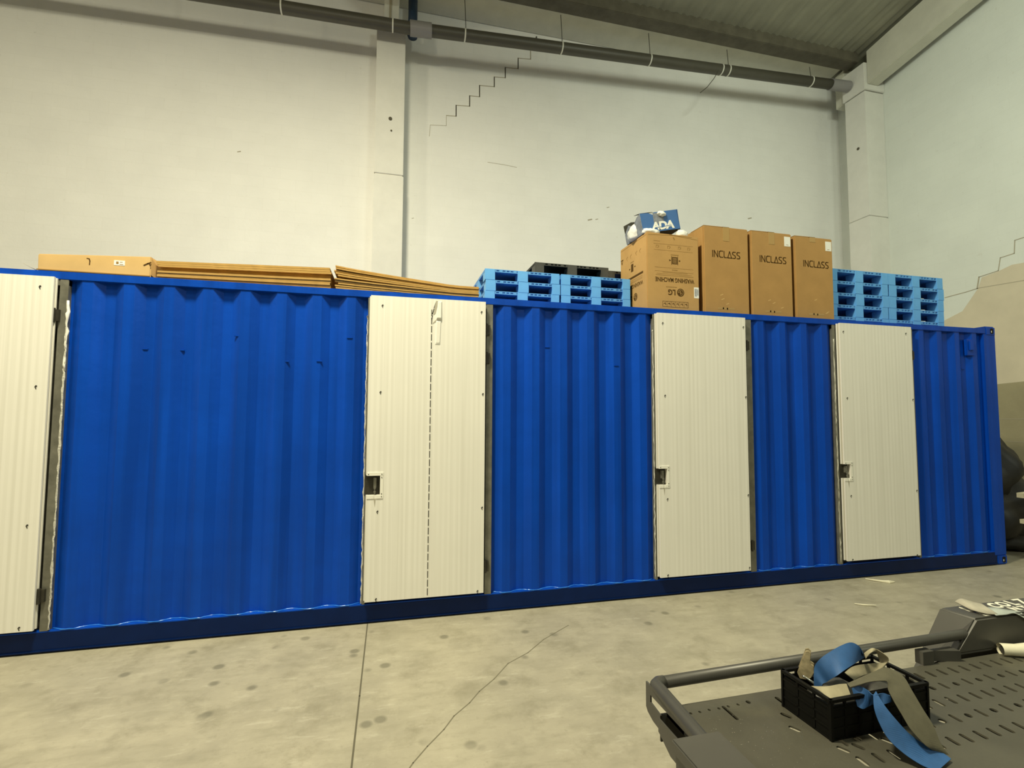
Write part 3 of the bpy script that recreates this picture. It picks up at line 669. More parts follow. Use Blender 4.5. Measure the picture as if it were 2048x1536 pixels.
# ---------------------------------------------------------------- washing machine box (upside down)
WX0, WX1, WY0, WY1, WZ0, WZ1 = 4.700, 5.308, 0.10, 0.70, RZ, 3.665
t = box_thing('washing_machine_box', 'printed cardboard washing machine box standing upside down', 'box', WX0, WX1, WY0, WY1, WZ0, WZ1, M_card)
def tf(cx, cz, sx=1.0): return lambda u, v, w: (cx-u*sx, WY0-0.0002-w, cz-v)              # front face, upside down
def tl(cy, cz, sx=1.0): return lambda u, v, w: (WX0-0.0002-w, cy+u*sx, cz-v)              # left face, upside down
def tlm(): return lambda u, v, w: (WX0-0.0002-w, u, v)
def addtext(body, size, to, label, bold=0.001, **k):
    o = loc(t, text_mesh(body, size, to, bold=bold, **k)).build('lettering', M_ink, t); o['label'] = label; return o
addtext('WASHING MACHINE', 0.064, tf(5.020, 3.178, 0.76), 'upside-down words WASHING MACHINE', 0.0012)
addtext('LG', 0.080, tf(4.983, 3.049, 0.92), 'upside-down letters LG', 0.0022)
def disc(to, r, label):
    n = 28; pts = [(r*math.cos(2*PI*i/n), r*math.sin(2*PI*i/n)) for i in range(n)]
    mb = MB(); vs = [to(u, v, 0) for u, v in pts]+[to(u, v, 0.0008) for u, v in pts]
    mb.add(vs, [tuple(range(n)), tuple(range(2*n-1, n-1, -1))]+[(i, i+n, (i+1) % n+n, (i+1) % n) for i in range(n)])
    o = loc(t, mb).build('round_logo', M_ink, t); o['label'] = label
    mb = MB(); to2 = lambda u, v, w: to(u, v, 0.0009+w)
    mb.stroke([(0, r*0.45), (0, -r*0.35), (r*0.35, -r*0.35)], r*0.13, 0, 0.0004, to2)
    arc = [(r*0.72*math.cos(a), r*0.72*math.sin(a)) for a in [PI*0.5+PI*1.5*i/14 for i in range(15)]]; mb.stroke(arc+[(r*0.3, 0)], r*0.12, 0, 0.0004, to2)
    mb.stroke([(-r*0.32, r*0.2), (-r*0.22, r*0.2)], r*0.14, 0, 0.0004, to2)
    loc(t, mb).build('logo_line', M_card, o)
disc(tf(5.086, 3.049), 0.042, 'round face logo')
mb = MB()
def hl(x0_, x1_, z_, w_): mb.stroke([(x0_, z_), (x1_, z_)], w_, WY0, 0.0008)
hl(4.80, 5.24, 3.222, 0.004); hl(4.81, 5.22, 3.238, 0.003); hl(4.88, 5.17, 3.254, 0.004); hl(4.79, 5.24, 3.303, 0.0025); hl(4.79, 5.24, 3.263, 0.002)
hl(4.99, 5.05, 3.283, 0.008); hl(4.92, 5.04, 3.101, 0.008); hl(4.98, 5.065, 3.444, 0.010); hl(4.78, 5.24, 3.552, 0.0025); hl(4.78, 5.24, 3.487, 0.002); hl(4.78, 4.85, 3.580, 0.004)
for x_ in (4.823, 4.956, 5.081, 5.192):
    mb.stroke([(x_-0.016, 3.508), (x_-0.014, 3.535), (x_+0.012, 3.535)], 0.0045, WY0, 0.0008); mb.stroke([(x_+0.002, 3.510), (x_+0.016, 3.526)], 0.007, WY0, 0.0008)
padd(t, mb, 'fine_print', M_ink2, 'rows of fine print and handling symbols')
mb = MB(); x_, z_ = 5.022, 3.385; mb.box(x_-0.030, x_+0.030, WY0-0.001, WY0, z_-0.038, z_+0.038)
for sx in (-1, 1): mb.prism([(x_+sx*0.064, z_-0.010), (x_+sx*0.042, z_), (x_+sx*0.064, z_+0.010)], WY0-0.001, WY0, 'xz')
mb.stroke([(x_-0.036, z_-0.044), (x_-0.036, z_+0.044)], 0.005, WY0, 0.001); mb.stroke([(x_+0.036, z_-0.044), (x_+0.036, z_+0.044)], 0.005, WY0, 0.001)
o = padd(t, mb, 'clamp_symbol', M_ink)
mb = MB()
for i in range(5): zz = z_-0.028+i*0.0125; mb.box(x_-0.022, x_+0.022, WY0-0.0014, WY0-0.001, zz, zz+0.0045)
padd(t, mb, 'clamp_symbol_line', M_card)
mb = MB(); a0, b0, a1, b1_ = 4.876, 2.890, 5.174, 2.948
mb.stroke([(a0, b0), (a1, b0), (a1, b1_), (a0, b1_), (a0, b0)], 0.003, WY0, 0.0008)
for i in range(6):
    xx = a0+(a1-a0)*(i+0.5)/6; mb.stroke([(xx-0.012, b0+0.034), (xx+0.006, b0+0.040), (xx+0.010, b0+0.022)], 0.006, WY0, 0.0008); mb.stroke([(xx+0.0248, b0), (xx+0.0248, b1_)], 0.002, WY0, 0.0008)
padd(t, mb, 'icon_strip', M_ink, 'framed strip of handling symbols')
mb = MB(); mb.stroke([(4.72, 3.640), (5.00, 3.655), (5.29, 3.630)], 0.0045, WY0, 0.0008); mb.stroke([(4.96, 3.657), (5.23, 3.652)], 0.005, WY0, 0.0008); mb.stroke([(5.010, 3.630), (5.022, 3.612)], 0.012, WY0, 0.0008)
padd(t, mb, 'flap_crease', M_ink2)
padd(t, MB().box(5.246, 5.304, WY0-0.001, WY0, 3.000, 3.116), 'barcode_label', M_label, 'white barcode label near the right edge')
mb = MB()
for i in range(7): mb.box(5.254+i*0.004, 5.256+i*0.004, WY0-0.0016, WY0-0.001, 3.018, 3.100)
mb.box(5.286, 5.296, WY0-0.0016, WY0-0.001, 3.03, 3.095); padd(t, mb, 'barcode', M_adag)
# left face
addtext('WASHING MACHINE', 0.062, tl(0.427, 3.165, 0.82), 'upside-down words WASHING MACHINE on the left face', 0.001)
addtext('LG', 0.080, tl(0.465, 3.037, 0.92), 'upside-down letters LG on the left face', 0.0022)
disc(tl(0.352, 3.037), 0.042, 'round face logo on the left face')
mb = MB(); mb.stroke([(0.190, 3.267), (0.672, 3.262)], 0.022, 0, 0.001, tlm()); padd(t, mb, 'ink_band', M_ink)
mb = MB()
for zz, w_ in ((3.235, 0.003), (3.218, 0.003), (3.205, 0.002), (3.093, 0.004)): mb.stroke([(0.20, zz), (0.66, zz)] if w_ < 0.004 else [(0.45, zz), (0.53, zz)], w_, 0, 0.001, tlm())
for yy in (0.534, 0.450, 0.325, 0.240): mb.stroke([(yy-0.015, 3.530), (yy+0.012, 3.515), (yy, 3.490)], 0.006, 0, 0.001, tlm())
mb.stroke([(WY0+0.01, 3.640), (WY1-0.01, 3.637)], 0.004, 0, 0.001, tlm()); mb.stroke([(0.385, 3.440), (0.455, 3.440)], 0.010, 0, 0.001, tlm())
padd(t, mb, 'fine_print', M_ink2)
mb = MB(); mb.stroke([(0.418, 3.400), (0.419, 3.350)], 0.050, 0, 0.001, tlm()); mb.stroke([(0.350, 3.375), (0.366, 3.375)], 0.012, 0, 0.001, tlm()); mb.stroke([(0.470, 3.373), (0.486, 3.373)], 0.012, 0, 0.001, tlm())
mb.stroke([(0.635, 3.528), (0.685, 3.528), (0.660, 3.480), (0.635, 3.528)], 0.009, 0, 0.001, tlm()); padd(t, mb, 'clamp_symbol', M_ink)
padd(t, MB().box(WX0-0.0012, WX0, 0.535, 0.698, 2.865, 3.112), 'energy_label', M_label, 'white label at the lower back of the left face')

# ---------------------------------------------------------------- chair cartons lettered INCLASS
def inclass(to, h):
    L_ = {'I': [[(0, 0), (0, 1)]], 'N': [[(0, 0), (0, 1), (0.62, 0), (0.62, 1)]],
          'C': [[(0.66, 1), (0.2, 1), (0.04, 0.85), (0, 0.5), (0.04, 0.15), (0.2, 0), (0.66, 0)]], 'L': [[(0, 1), (0, 0.12), (0.12, 0), (0.5, 0)]],
          'A': [[(0, 0), (0.36, 1), (0.72, 0), (0, 0)]], 'S': [[(0.55, 1), (0.14, 1), (0, 0.85), (0.04, 0.62), (0.48, 0.40), (0.55, 0.18), (0.42, 0), (0, 0)]]}
    adv = {'I': 0.30, 'N': 0.90, 'C': 0.88, 'L': 0.66, 'A': 0.90, 'S': 0.80}
    tot = sum(adv[c] for c in 'INCLASS')-0.25; x = -tot/2; mb = MB()
    for c in 'INCLASS':
        for ln in L_[c]: mb.stroke([((x+px)*h, (pz_-0.5)*h) for px, pz_ in ln], h*0.15, 0, 0.0008, to)
        x += adv[c]
    return mb
specs = [(5.372, 5.932, 3.806, 'leftmost tall INCLASS carton, touching the washing machine box'), (5.966, 6.503, 3.806, 'middle tall INCLASS carton with a white label top right'), (6.542, 7.066, 3.800, 'rightmost tall INCLASS carton with a white label, beside the blue pallets')]
for i, (xa, xb, zt, lab) in enumerate(specs):
    t = box_thing('tall_carton', lab, 'box', xa, xb, 0.10, 0.62, RZ, zt, M_card3, 'tall cartons on the container', bevel=0.010)
    cx = (5.650, 6.249, 6.828)[i]; cz = (3.502, 3.495, 3.487)[i]
    padd(t, inclass(lambda u, v, w: (cx+u, 0.0998-w, cz+v), 0.068), 'lettering', M_ink, 'word INCLASS')
    padd(t, text_mesh('CHAIRMART', 0.042, lambda u, v, w: (cx-0.03+u, 0.0998-w, RZ+0.125+v), bold=0.001) if False else
         MB().stroke([(cx-0.11, RZ+0.118), (cx-0.05, RZ+0.122), (cx+0.00, RZ+0.119), (cx+0.085, RZ+0.121)], 0.020, 0.10, 0.0008), 'faded_print', M_tape)
    tx = xa+(xb-xa)*(0.50, 0.50, 0.47)[i]; th_ = (0.155, 0.14, 0.06)[i]
    padd(t, MB().box(tx-0.04, tx+0.04, 0.0985, 0.10, zt-th_, zt-0.004).box(tx-0.04, tx+0.04, 0.1, 0.6, zt, zt+0.001), 'packing_tape', M_tape)
    padd(t, MB().hexa([(xa+0.01, 0.11, zt-0.004), (tx+0.05, 0.11, zt-0.004), (tx+0.05, 0.34, zt-0.004), (xa+0.01, 0.34, zt-0.004), (xa+0.01, 0.11, zt+0.002), (tx+0.05, 0.11, zt+0.006), (tx+0.05, 0.34, zt+0.004), (xa+0.01, 0.34, zt+0.004)]), 'top_flap', M_card)
    if i > 0:
        padd(t, MB().box(xb-0.100, xb-0.018, 0.0988, 0.10, zt-0.145, zt-0.035), 'paper_label', M_label, 'square white label')
        padd(t, MB().box(xb-0.075, xb-0.045, 0.0982, 0.0988, zt-0.13, zt-0.126), 'label_print', M_ink2)
    sc = MB(); rs = random.Random(60+i)
    for _ in range(3):
        sx, sz = rs.uniform(xa+0.1, xb-0.1), rs.uniform(RZ+0.1, RZ+0.3); sc.stroke([(sx, sz), (sx+0.03, sz+0.012)], 0.008, 0.10, 0.0006)
    padd(t, sc, 'scuff', M_card2)

# ---------------------------------------------------------------- torn blue box lettered ADA with white bags
AB = thing('torn_blue_box', 'torn blue open box lettered ADA, tilted on the washing machine box', 'box', (4.70, 0.16, WZ1+0.002))
AB.rotation_euler = (0, -math.radians(12), math.radians(0))
W_, D_, H_ = 0.455, 0.37, 0.215; tk = 0.004
MB().prism([(0.0, 0.0), (W_-0.015, 0.0), (W_, H_), (0.165, H_-0.004), (0.15, H_-0.03), (0.10, H_-0.006), (0.0, H_)], 0, tk, 'xz').build('front_panel', M_adab, AB)
MB().prism([(0, 0), (D_, 0), (D_, H_-0.10), (D_*0.72, H_-0.03), (D_*0.45, H_-0.075), (D_*0.2, H_-0.02), (0, H_)], -tk, 0, 'yz').build('side_panel', M_adag, AB)
plabel(bpy.data.objects['side_panel'] if False else AB.children[-1], 'scuffed grey left side')
MB().box(W_-0.012, W_-0.008, 0, D_, 0.0, H_-0.002).build('side_panel', M_adab, AB)
MB().prism([(0, 0), (W_-0.01, 0), (W_-0.01, H_+0.02), (0.1, H_+0.035), (0, H_)], D_-tk, D_, 'xz').build('back_panel', M_adai, AB)
MB().box(0, W_-0.01, 0, D_, 0, tk).build('base_panel', M_adai, AB)
MB().hexa([(0.0, 0.0, H_-0.002), (0.155, 0.0, H_-0.002), (0.16, 0.15, H_+0.045), (0.02, 0.15, H_+0.03), (0.0, 0.0, H_+0.001), (0.155, 0.0, H_+0.001), (0.16, 0.15, H_+0.048), (0.02, 0.15, H_+0.033)]).build('top_flap', M_adai, AB)
MB().hexa([(0.175, 0.03, H_-0.002), (W_-0.01, 0.03, H_-0.002), (W_-0.02, 0.13, H_+0.02), (0.17, 0.15, H_+0.045), (0.175, 0.03, H_+0.001), (W_-0.01, 0.03, H_+0.001), (W_-0.02, 0.13, H_+0.023), (0.17, 0.15, H_+0.048)]).build('top_flap', M_adai, AB)
MB().prism([(0.145, 0.075), (0.265, 0.095), (0.275, 0.19), (0.255, 0.205), (0.15, 0.20)], -0.0015, 0, 'xz').build('torn_patch', M_adag, AB)
tx = text_mesh('ADA', 0.135, lambda u, v, w: (0.245+u+v*0.12, -0.0005-w, 0.058+v*0.85), bold=0.006, depth=0.0012, spacing=0.86)
plabel(tx.build('lettering', M_label, AB), 'white letters ADA')
MB().stroke([(0.145, 0.045), (0.345, 0.052)], 0.006, -0.0018, 0.0006).build('lettering_line', M_adab, AB)
def bag(c, rad, seed, lab, flat):
    o = MB().blob(c, rad, seed, 0.55, 3, flat).build('plastic_bag', M_bag, smooth=True, loc=c); return tag(o, lab, 'plastic bag', 'white plastic bags')
bag((4.655+0.055, 0.36, WZ1+0.075), (0.055, 0.10, 0.085), 2, 'white plastic bag bulging from the torn blue box at its left side', WZ1+0.001)
bag((4.78, 0.15, WZ1+0.024), (0.085, 0.03, 0.030), 5, 'white plastic scrap under the left end of the torn blue box', WZ1+0.001)
bag((5.15, 0.165, WZ1+0.030), (0.060, 0.04, 0.042), 8, 'white plastic scrap under the right end of the torn blue box', WZ1+0.001)
bag((4.905, 0.150, WZ1+0.232), (0.042, 0.018, 0.024), 9, 'crumpled plastic poking out of the top of the torn blue box', 0)

# ================================================================ RIGHT END HEAP AND FLOOR SCRAPS
mb = MB(); 
mb.blob((10.20, 0.98, 0.50), (0.62, 0.70, 0.62), 3, 0.42, 4, 0.0); mb.blob((9.98, 0.85, 1.02), (0.36, 0.52, 0.50), 7, 0.38, 4, 0.0); mb.blob((10.35, 0.85, 0.20), (0.6, 0.6, 0.30), 12, 0.35, 4, 0.0)
o = mb.build('tarpaulin_heap', M_tarp, smooth=True, loc=(10.1, 0.8, 0)); tag(o, 'black crumpled tarpaulin heap beside the right end of the container', 'tarpaulin')
o = None; TB = thing('timber_frame', 'pale low timber frame standing in front of the black heap', 'frame', (10.2, 0.0, 0)); loc(TB, MB().hexa([(9.66, -0.03, 0.775), (10.75, -0.03, 0.84), (10.75, 0.04, 0.84), (9.66, 0.04, 0.775), (9.66, -0.03, 0.83), (10.75, -0.03, 0.90), (10.75, 0.04, 0.90), (9.66, 0.04, 0.83)])).build('rail_board', M_wood, TB)
loc(TB, MB().box(9.69, 10.75, -0.03, 0.04, 0.46, 0.51)).build('rail_board', M_wood, TB)
for x in (10.40, 10.70): loc(TB, MB().box(x, x+0.06, 0.04, 0.09, 0.0, 0.90)).build('post', M_wood, TB)
o = MB().tube([(7.18, -0.06, 0.008), (7.22, -0.12, 0.010), (7.27, -0.17, 0.010), (7.32, -0.205, 0.008), (7.39, -0.21, 0.008)], [0.006, 0.008, 0.011, 0.020, 0.006], 8).build('plastic_scrap', M_cream); tag(o, 'cream plastic scrap on the floor close to the bottom rail', 'scrap', 'floor scraps')
o = MB().tube([(6.42, -0.60, 0.007), (6.48, -0.645, 0.007), (6.58, -0.68, 0.007)], [0.004, 0.008, 0.004], 8).build('plastic_scrap', M_cream); tag(o, 'small cream plastic scrap farther out on the floor', 'scrap', 'floor scraps')

# ================================================================ TRAILER WITH PERFORATED DECK
TZ = 0.70
TR = thing('flatbed_trailer', 'dark grey flatbed trailer with perforated deck and tube rails', 'trailer', (4.6, -3.4, 0))
def tp(mb, name, material, label=None, **k): return padd(TR, mb, name, material, label, **k)
# deck plate with true through-slots
dk = MB().prism([(3.150, -2.748), (6.8, -2.700), (6.8, -4.9), (3.10, -4.9)], TZ-0.006, TZ, 'xy')
deck = dk.build('deck', M_truck)
cut = MB()
def slot(x, y, ln, wd, rot=0.0, n=5):
    pts = []
    for k in range(n+1): a = PI*k/n; pts.append((wd/2*math.cos(a), ln/2-wd/2+wd/2*math.sin(a)))
    for k in range(n+1): a = PI+PI*k/n; pts.append((wd/2*math.cos(a), -ln/2+wd/2+wd/2*math.sin(a)))
    c_, s_ = math.cos(rot), math.sin(rot)
    cut.prism([(x+u*c_-v*s_, y+u*s_+v*c_) for u, v in pts], TZ-0.03, TZ+0.03, 'xy')
def crate_zone(x, y): return 3.50 < x < 4.03 and -3.06 < y < -2.82
sk = 0.018     # the deck lies a degree off the container's direction
for i in range(0, 52):
    x = 3.60+0.0632*i
    if x > 6.7: break
    for (yr, kind) in ((-2.865, 's'), (-3.012, 's'), (-3.175, 's')):
        y = yr+sk*(x-3.1)+0.0
        if kind == 's' and not (yr == -2.865 and x < 3.5) : slot(x, y+(0.048 if yr == -2.865 else 0.034 if yr == -3.012 else 0.023), 0.046, 0.0165)
    y = -2.888+sk*(x-4.1)
    if i % 2: slot(x+0.02, y+0.010, 0.044, 0.015)
    else: cut.cyl((x+0.02, y+0.008, TZ-0.03), 0.0125, 0.06, 'z', 12)
    y = -3.045+sk*(x-4.1)
    if i % 2 == 0: slot(x+0.02, y, 0.046, 0.015)
    else: cut.cyl((x+0.02, y, TZ-0.03), 0.0125, 0.06, 'z', 12)
for x, y in ((3.224, -2.802), (3.261, -2.802), (3.302, -2.799), (3.342, -2.800), (3.384, -2.797), (3.427, -2.795)): slot(x, y, 0.013, 0.010)
slot(3.364, -2.832, 0.085, 0.013, 0.0); slot(3.204, -3.03, 0.07, 0.010)
slot(3.475, -2.79, 0.02, 0.018)
for x, y in ((3.550, -2.892), (3.520, -2.962), (3.590, -3.085), (3.650, -3.085), (3.770, -3.085)): slot(x, y, 0.040, 0.018, 0.5)
cutter = cut.build('cutter', M_truck)
md = deck.modifiers.new('b', 'BOOLEAN'); md.operation = 'DIFFERENCE'; md.object = cutter; md.solver = 'EXACT'; md.use_self = False
dg = bpy.context.evaluated_depsgraph_get(); me = bpy.data.meshes.new_from_object(deck.evaluated_get(dg))
deck.modifiers.clear(); old = deck.data; deck.data = me; bpy.data.meshes.remove(old)
cm = cutter.data; bpy.data.objects.remove(cutter); bpy.data.meshes.remove(cm)
deck.parent = TR; deck.location = (-TR.location.x, -TR.location.y, -TR.location.z)
deck['label'] = 'perforated plate with rows of slots and round holes'
tp(MB().box(3.12, 6.8, -2.775, -2.768, TZ-0.10, TZ-0.006), 'edge_beam', M_rail)
tp(MB().box(3.13, 6.8, -4.9, -4.85, TZ-0.12, TZ-0.006), 'edge_beam', M_rail)
for y in (-3.35, -4.3): tp(MB().box(3.2, 6.8, y, y+0.05, TZ-0.12, TZ-0.006), 'chassis_beam', M_rail)
for x in (3.7, 4.7, 5.7, 6.6): tp(MB().box(x, x+0.04, -4.88, -2.79, TZ-0.07, TZ-0.012), 'cross_member', M_rail)
# tube rail
A0 = Vector((3.125, -2.722, 0.775)); A1 = Vector((4.62, -2.690, 0.782)); B1 = Vector((3.10, -3.12, 0.775)); B2 = Vector((3.06, -4.9, 0.775))
tp(MB().tube([(3.150, -2.7235, 0.775), A1, Vector((6.8, -2.66, 0.79))], 0.0215, 16), 'side_rail', M_rail, smooth=True)
tp(MB().tube([Vector((3.165, -2.7235, 0.775)), Vector((3.143, -2.7238, 0.775)), Vector((3.128, -2.734, 0.775)), Vector((3.1245, -2.752, 0.775)), B1, B2], 0.0235, 16), 'end_rail', M_rail, smooth=True)
# end plate under the end rail with slots
ep = MB(); xo = 3.103
ep.prism([(-2.700, 0.775), (-2.700, 0.685), (-2.712, 0.672), (-2.75, 0.659), (-2.80, 0.655), (-2.80, 0.708), (-2.732, 0.716), (-2.732, 0.742), (-2.80, 0.742), (-2.80, 0.775)], xo, xo+0.006, 'yz')
ep.prism([(-2.80, 0.775), (-2.80, 0.742), (-4.9, 0.742), (-4.9, 0.775)], xo, xo+0.006, 'yz')
ep.prism([(-2.80, 0.700), (-2.80, 0.655), (-2.877, 0.619), (-4.9, 0.60), (-4.9, 0.700)], xo-0.008, xo-0.002, 'yz')
tp(ep, 'end_plate', M_fend, 'folded end plate with openings under the rail')
ep = MB()
y = -2.80; segs = [(-2.80, -2.905), (-2.945, -2.985), (-3.03, -3.2), (-3.24, -4.9)]
for a, b in segs: ep.box(3.130, 3.136, b, a, 0.700, 0.752)
ep.box(3.130, 3.136, -4.9, -2.80, 0.742, 0.752).box(3.130, 3.136, -4.9, -2.80, 0.700, 0.716)
tp(ep, 'end_web', M_rail)
st = MB().box(2.99, 3.155, -3.60, -3.055, 0.765, 0.803).box(3.0, 3.02, -3.60, -3.06, 0.45, 0.765)
tp(st, 'step_box', M_fend, 'grey step plate over the end rail', bevel=0.004)
# fender with lettering
fb = 0.85
FP = [(4.742, -2.562, fb), (4.762, -2.704, fb), (6.6, -2.690, fb), (6.6, -2.545, fb)]
mb = MB().hexa([(4.560, -2.545, 0.55), (4.60, -2.720, 0.715), (6.75, -2.700, 0.715), (6.75, -2.53, 0.55)] + FP)
fo = tp(mb, 'fender', M_fend, 'angular dark wheel fender with cream lettering', bevel=0.008)
lt = MB()
def letter(ch, x, y, w_, h_):
    g = text_mesh(ch, 0.1, lambda u, v, w: (x+u*w_/0.065, y+v*h_/0.070, fb+0.0008+w), bold=0.004, depth=0.001)
    lt.v  # keep order
    n = len(lt.v); lt.v += g.v; lt.f += [tuple(i+n for i in f) for f in g.f]
for ch, x, y in (('S', 4.845, -2.612), ('C', 5.030, -2.610), ('O', 5.090, -2.607), ('L', 5.155, -2.604), ('Z', 5.225, -2.600), ('A', 5.30, -2.60)): letter(ch, x, y, 0.048, 0.052)
tp(lt, 'lettering', M_letter, 'upper row of cream letters on the fender top'); lt = MB()
for ch, x, y in (('L', 4.858, -2.672), ('N', 5.080, -2.660), ('T', 5.140, -2.660), ('O', 5.20, -2.658)): letter(ch, x, y, 0.042, 0.036)
tp(lt, 'lettering', M_letter, 'lower row of cream letters on the fender top')
# bracket under the rail next to the fender
tp(MB().prism([(4.43, -2.70), (4.60, -2.70), (4.60, -2.745)], 0.70, 0.745, 'xy').box(4.40, 4.46, -2.735, -2.70, TZ, 0.755), 'rail_bracket', M_fend)
# wheels, hub, drawbar: carry the trailer on the floor
for x in (5.05, 5.75):
    for y in (-2.62, -5.1):
        wd = tp(MB().tube([(x, y-0.085, 0.29), (x, y-0.07, 0.29), (x, y+0.07, 0.29), (x, y+0.085, 0.29)], [0.25, 0.29, 0.29, 0.25], 28), 'wheel', M_tyre)
    tp(MB().tube([(x, -5.1, 0.29), (x, -2.62, 0.29)], 0.03, 10), 'axle', M_rail)
tp(MB().box(3.22, 3.28, -3.35, -3.29, 0.0, TZ-0.1), 'support_leg', M_rail)
tp(MB().box(3.22, 3.28, -4.36, -4.30, 0.0, TZ-0.1), 'support_leg', M_rail)
# gritty checker plate dots on the plain left bay
mb = MB(); rg = random.Random(5)
for _ in range(230):
    x, y = rg.uniform(3.19, 3.58), rg.uniform(-3.35, -2.815); s_ = rg.uniform(0.0006, 0.0015); mb.box(x-s_, x+s_, y-s_, y+s_, TZ, TZ+0.0012)
o = tp(mb, 'plate_glitter', M_bright, 'bright specks for glints on the textured deck plate'); o['kind'] = 'stuff'

# ---------------------------------------------------------------- crate with straps
CT = thing('plastic_crate', 'black ribbed plastic crate holding ratchet straps on the trailer deck', 'crate', (3.585, -3.047, TZ), None, math.radians(1.4))
cw, cdp, ch_ = 0.432, 0.205, 0.133
def wallp(ax, fixed, a, b, name='side_wall', cut_=True):
    mb = MB()
    def bx(u0, u1, w0, w1, z0, z1):
        mb.box(u0, u1, fixed+w0, fixed+w1, z0, z1) if ax == 'x' else mb.box(fixed+w0, fixed+w1, u0, u1, z0, z1)
    s_ = 1 if fixed < 0.05 else -1
    q = (lambda w0, w1: (min(w0*s_, w1*s_), max(w0*s_, w1*s_)))
    bx(a, b, *q(0.002, 0.006), 0, 0.112)
    for z in (0.0, 0.034, 0.066, 0.098): bx(a, b, *q(0.0, 0.007), z, z+0.006)
    bx(a, b, *q(-0.004, 0.009), ch_-0.010, ch_)
    nn = max(2, int((b-a)/0.06))
    for k in range(nn+1):
        u = a+(b-a)*k/nn; bx(max(a, u-0.004), min(b, u+0.004), *q(0.0, 0.007), 0.0, ch_-0.008)
    return mb.build(name, M_vblack, CT)
wallp('x', 0.0, 0, cw); wallp('x', cdp, 0, cw); wallp('y', 0.0, 0, cdp); wallp('y', cw, 0, cdp)
MB().box(0.003, cw-0.003, 0.003, cdp-0.003, 0.0, 0.006).build('base', M_vblack, CT)
for (x, y) in ((0, 0), (cw, 0), (0, cdp), (cw, cdp)):
    MB().box(x-0.006 if x else -0.002, x+0.002 if x else 0.008, y-0.006 if y else -0.002, y+0.002 if y else 0.008, 0.0, ch_).build('corner_rib', M_vblack, CT)

BLUE_LOOP = [((3.649, -2.918, 0.800), (3.658, -2.944, 0.790)), ((3.649, -2.918, 0.840), (3.658, -2.944, 0.820)), ((3.657, -2.915, 0.870), (3.673, -2.949, 0.830)), ((3.670, -2.927, 0.900), (3.675, -2.967, 0.850)), ((3.708, -2.930, 0.920), (3.680, -2.986, 0.870)), ((3.763, -2.926, 0.935), (3.709, -2.988, 0.885)), ((3.813, -2.923, 0.940), (3.770, -2.970, 0.890)), ((3.843, -2.930, 0.925), (3.833, -2.937, 0.880)), ((3.853, -2.935, 0.900), (3.888, -2.907, 0.870))]
GREY_LOOP = [((3.882, -2.913, 0.890), (3.878, -2.923, 0.875)), ((3.903, -2.925, 0.910), (3.886, -2.936, 0.900)), ((3.916, -2.936, 0.910), (3.916, -2.932, 0.900)), ((3.929, -2.953, 0.900), (3.938, -2.926, 0.860)), ((3.941, -2.959, 0.885), (3.931, -2.942, 0.845)), ((3.935, -2.954, 0.870), (3.908, -2.950, 0.840)), ((3.898, -2.931, 0.860), (3.891, -2.936, 0.830)), ((3.831, -2.915, 0.850), (3.849, -2.935, 0.825)), ((3.774, -2.928, 0.840), (3.787, -2.953, 0.825))]
TAN_BAND = [((3.708, -2.998, 0.845), (3.697, -3.019, 0.845)), ((3.780, -2.996, 0.860), (3.718, -3.036, 0.860)), ((3.845, -2.986, 0.865), (3.763, -3.038, 0.865)), ((3.903, -2.973, 0.865), (3.806, -3.042, 0.865)), ((3.926, -2.988, 0.860), (3.828, -3.044, 0.860)), ((3.934, -3.018, 0.850), (3.804, -3.066, 0.850)), ((3.909, -3.065, 0.830), (3.784, -3.100, 0.835)), ((3.891, -3.111, 0.800), (3.776, -3.132, 0.810)), ((3.886, -3.144, 0.770), (3.771, -3.167, 0.780)), ((3.867, -3.181, 0.735), (3.796, -3.189, 0.745)), ((3.874, -3.199, 0.712), (3.846, -3.184, 0.715))]
BLUE_BAND = [((3.753, -3.065, 0.850), (3.732, -3.073, 0.845)), ((3.739, -3.102, 0.830), (3.698, -3.104, 0.825)), ((3.748, -3.133, 0.800), (3.690, -3.125, 0.795)), ((3.773, -3.157, 0.765), (3.692, -3.152, 0.760)), ((3.815, -3.178, 0.735), (3.716, -3.181, 0.730)), ((3.857, -3.190, 0.717), (3.741, -3.217, 0.714)), ((3.864, -3.211, 0.710), (3.769, -3.239, 0.708))]
BLUE_FOLD = [((3.698, -3.025, 0.845), (3.691, -3.050, 0.800)), ((3.727, -3.027, 0.850), (3.705, -3.058, 0.795)), ((3.731, -3.054, 0.850), (3.728, -3.058, 0.800)), ((3.732, -3.073, 0.845), (3.747, -3.059, 0.805)), ((3.767, -3.080, 0.850), (3.756, -3.088, 0.820)), ((3.781, -3.091, 0.845), (3.790, -3.089, 0.825))]
TAN_FLAP = [((3.597, -2.958, 0.830), (3.603, -2.998, 0.830)), ((3.621, -2.995, 0.845), (3.602, -3.038, 0.820)), ((3.669, -3.002, 0.850), (3.642, -3.039, 0.820)), ((3.697, -3.005, 0.850), (3.684, -3.033, 0.825))]
o = MB().ribbon(BLUE_LOOP, 0.002, 10).build('ratchet_strap', M_sblue, loc=(3.75, -2.93, 0.84)); tag(o, 'blue webbing strap arching up from the crate', 'strap', 'straps in the crate')
o = MB().ribbon(GREY_LOOP, 0.002, 10).build('ratchet_strap', M_stan, loc=(3.88, -2.93, 0.84)); tag(o, 'olive grey strap looped at the back right of the crate', 'strap', 'straps in the crate')
o = MB().ribbon(BLUE_BAND, 0.002, 10).build('ratchet_strap', M_sblue, loc=(3.75, -3.1, 0.8)); tag(o, 'blue strap hanging over the crate front down to the deck', 'strap', 'straps in the crate')
loc2 = o.location
MB().ribbon([(tuple(Vector(a)-loc2), tuple(Vector(b)-loc2)) for a, b in BLUE_FOLD], 0.002, 10).build('fold', M_sblue, o)
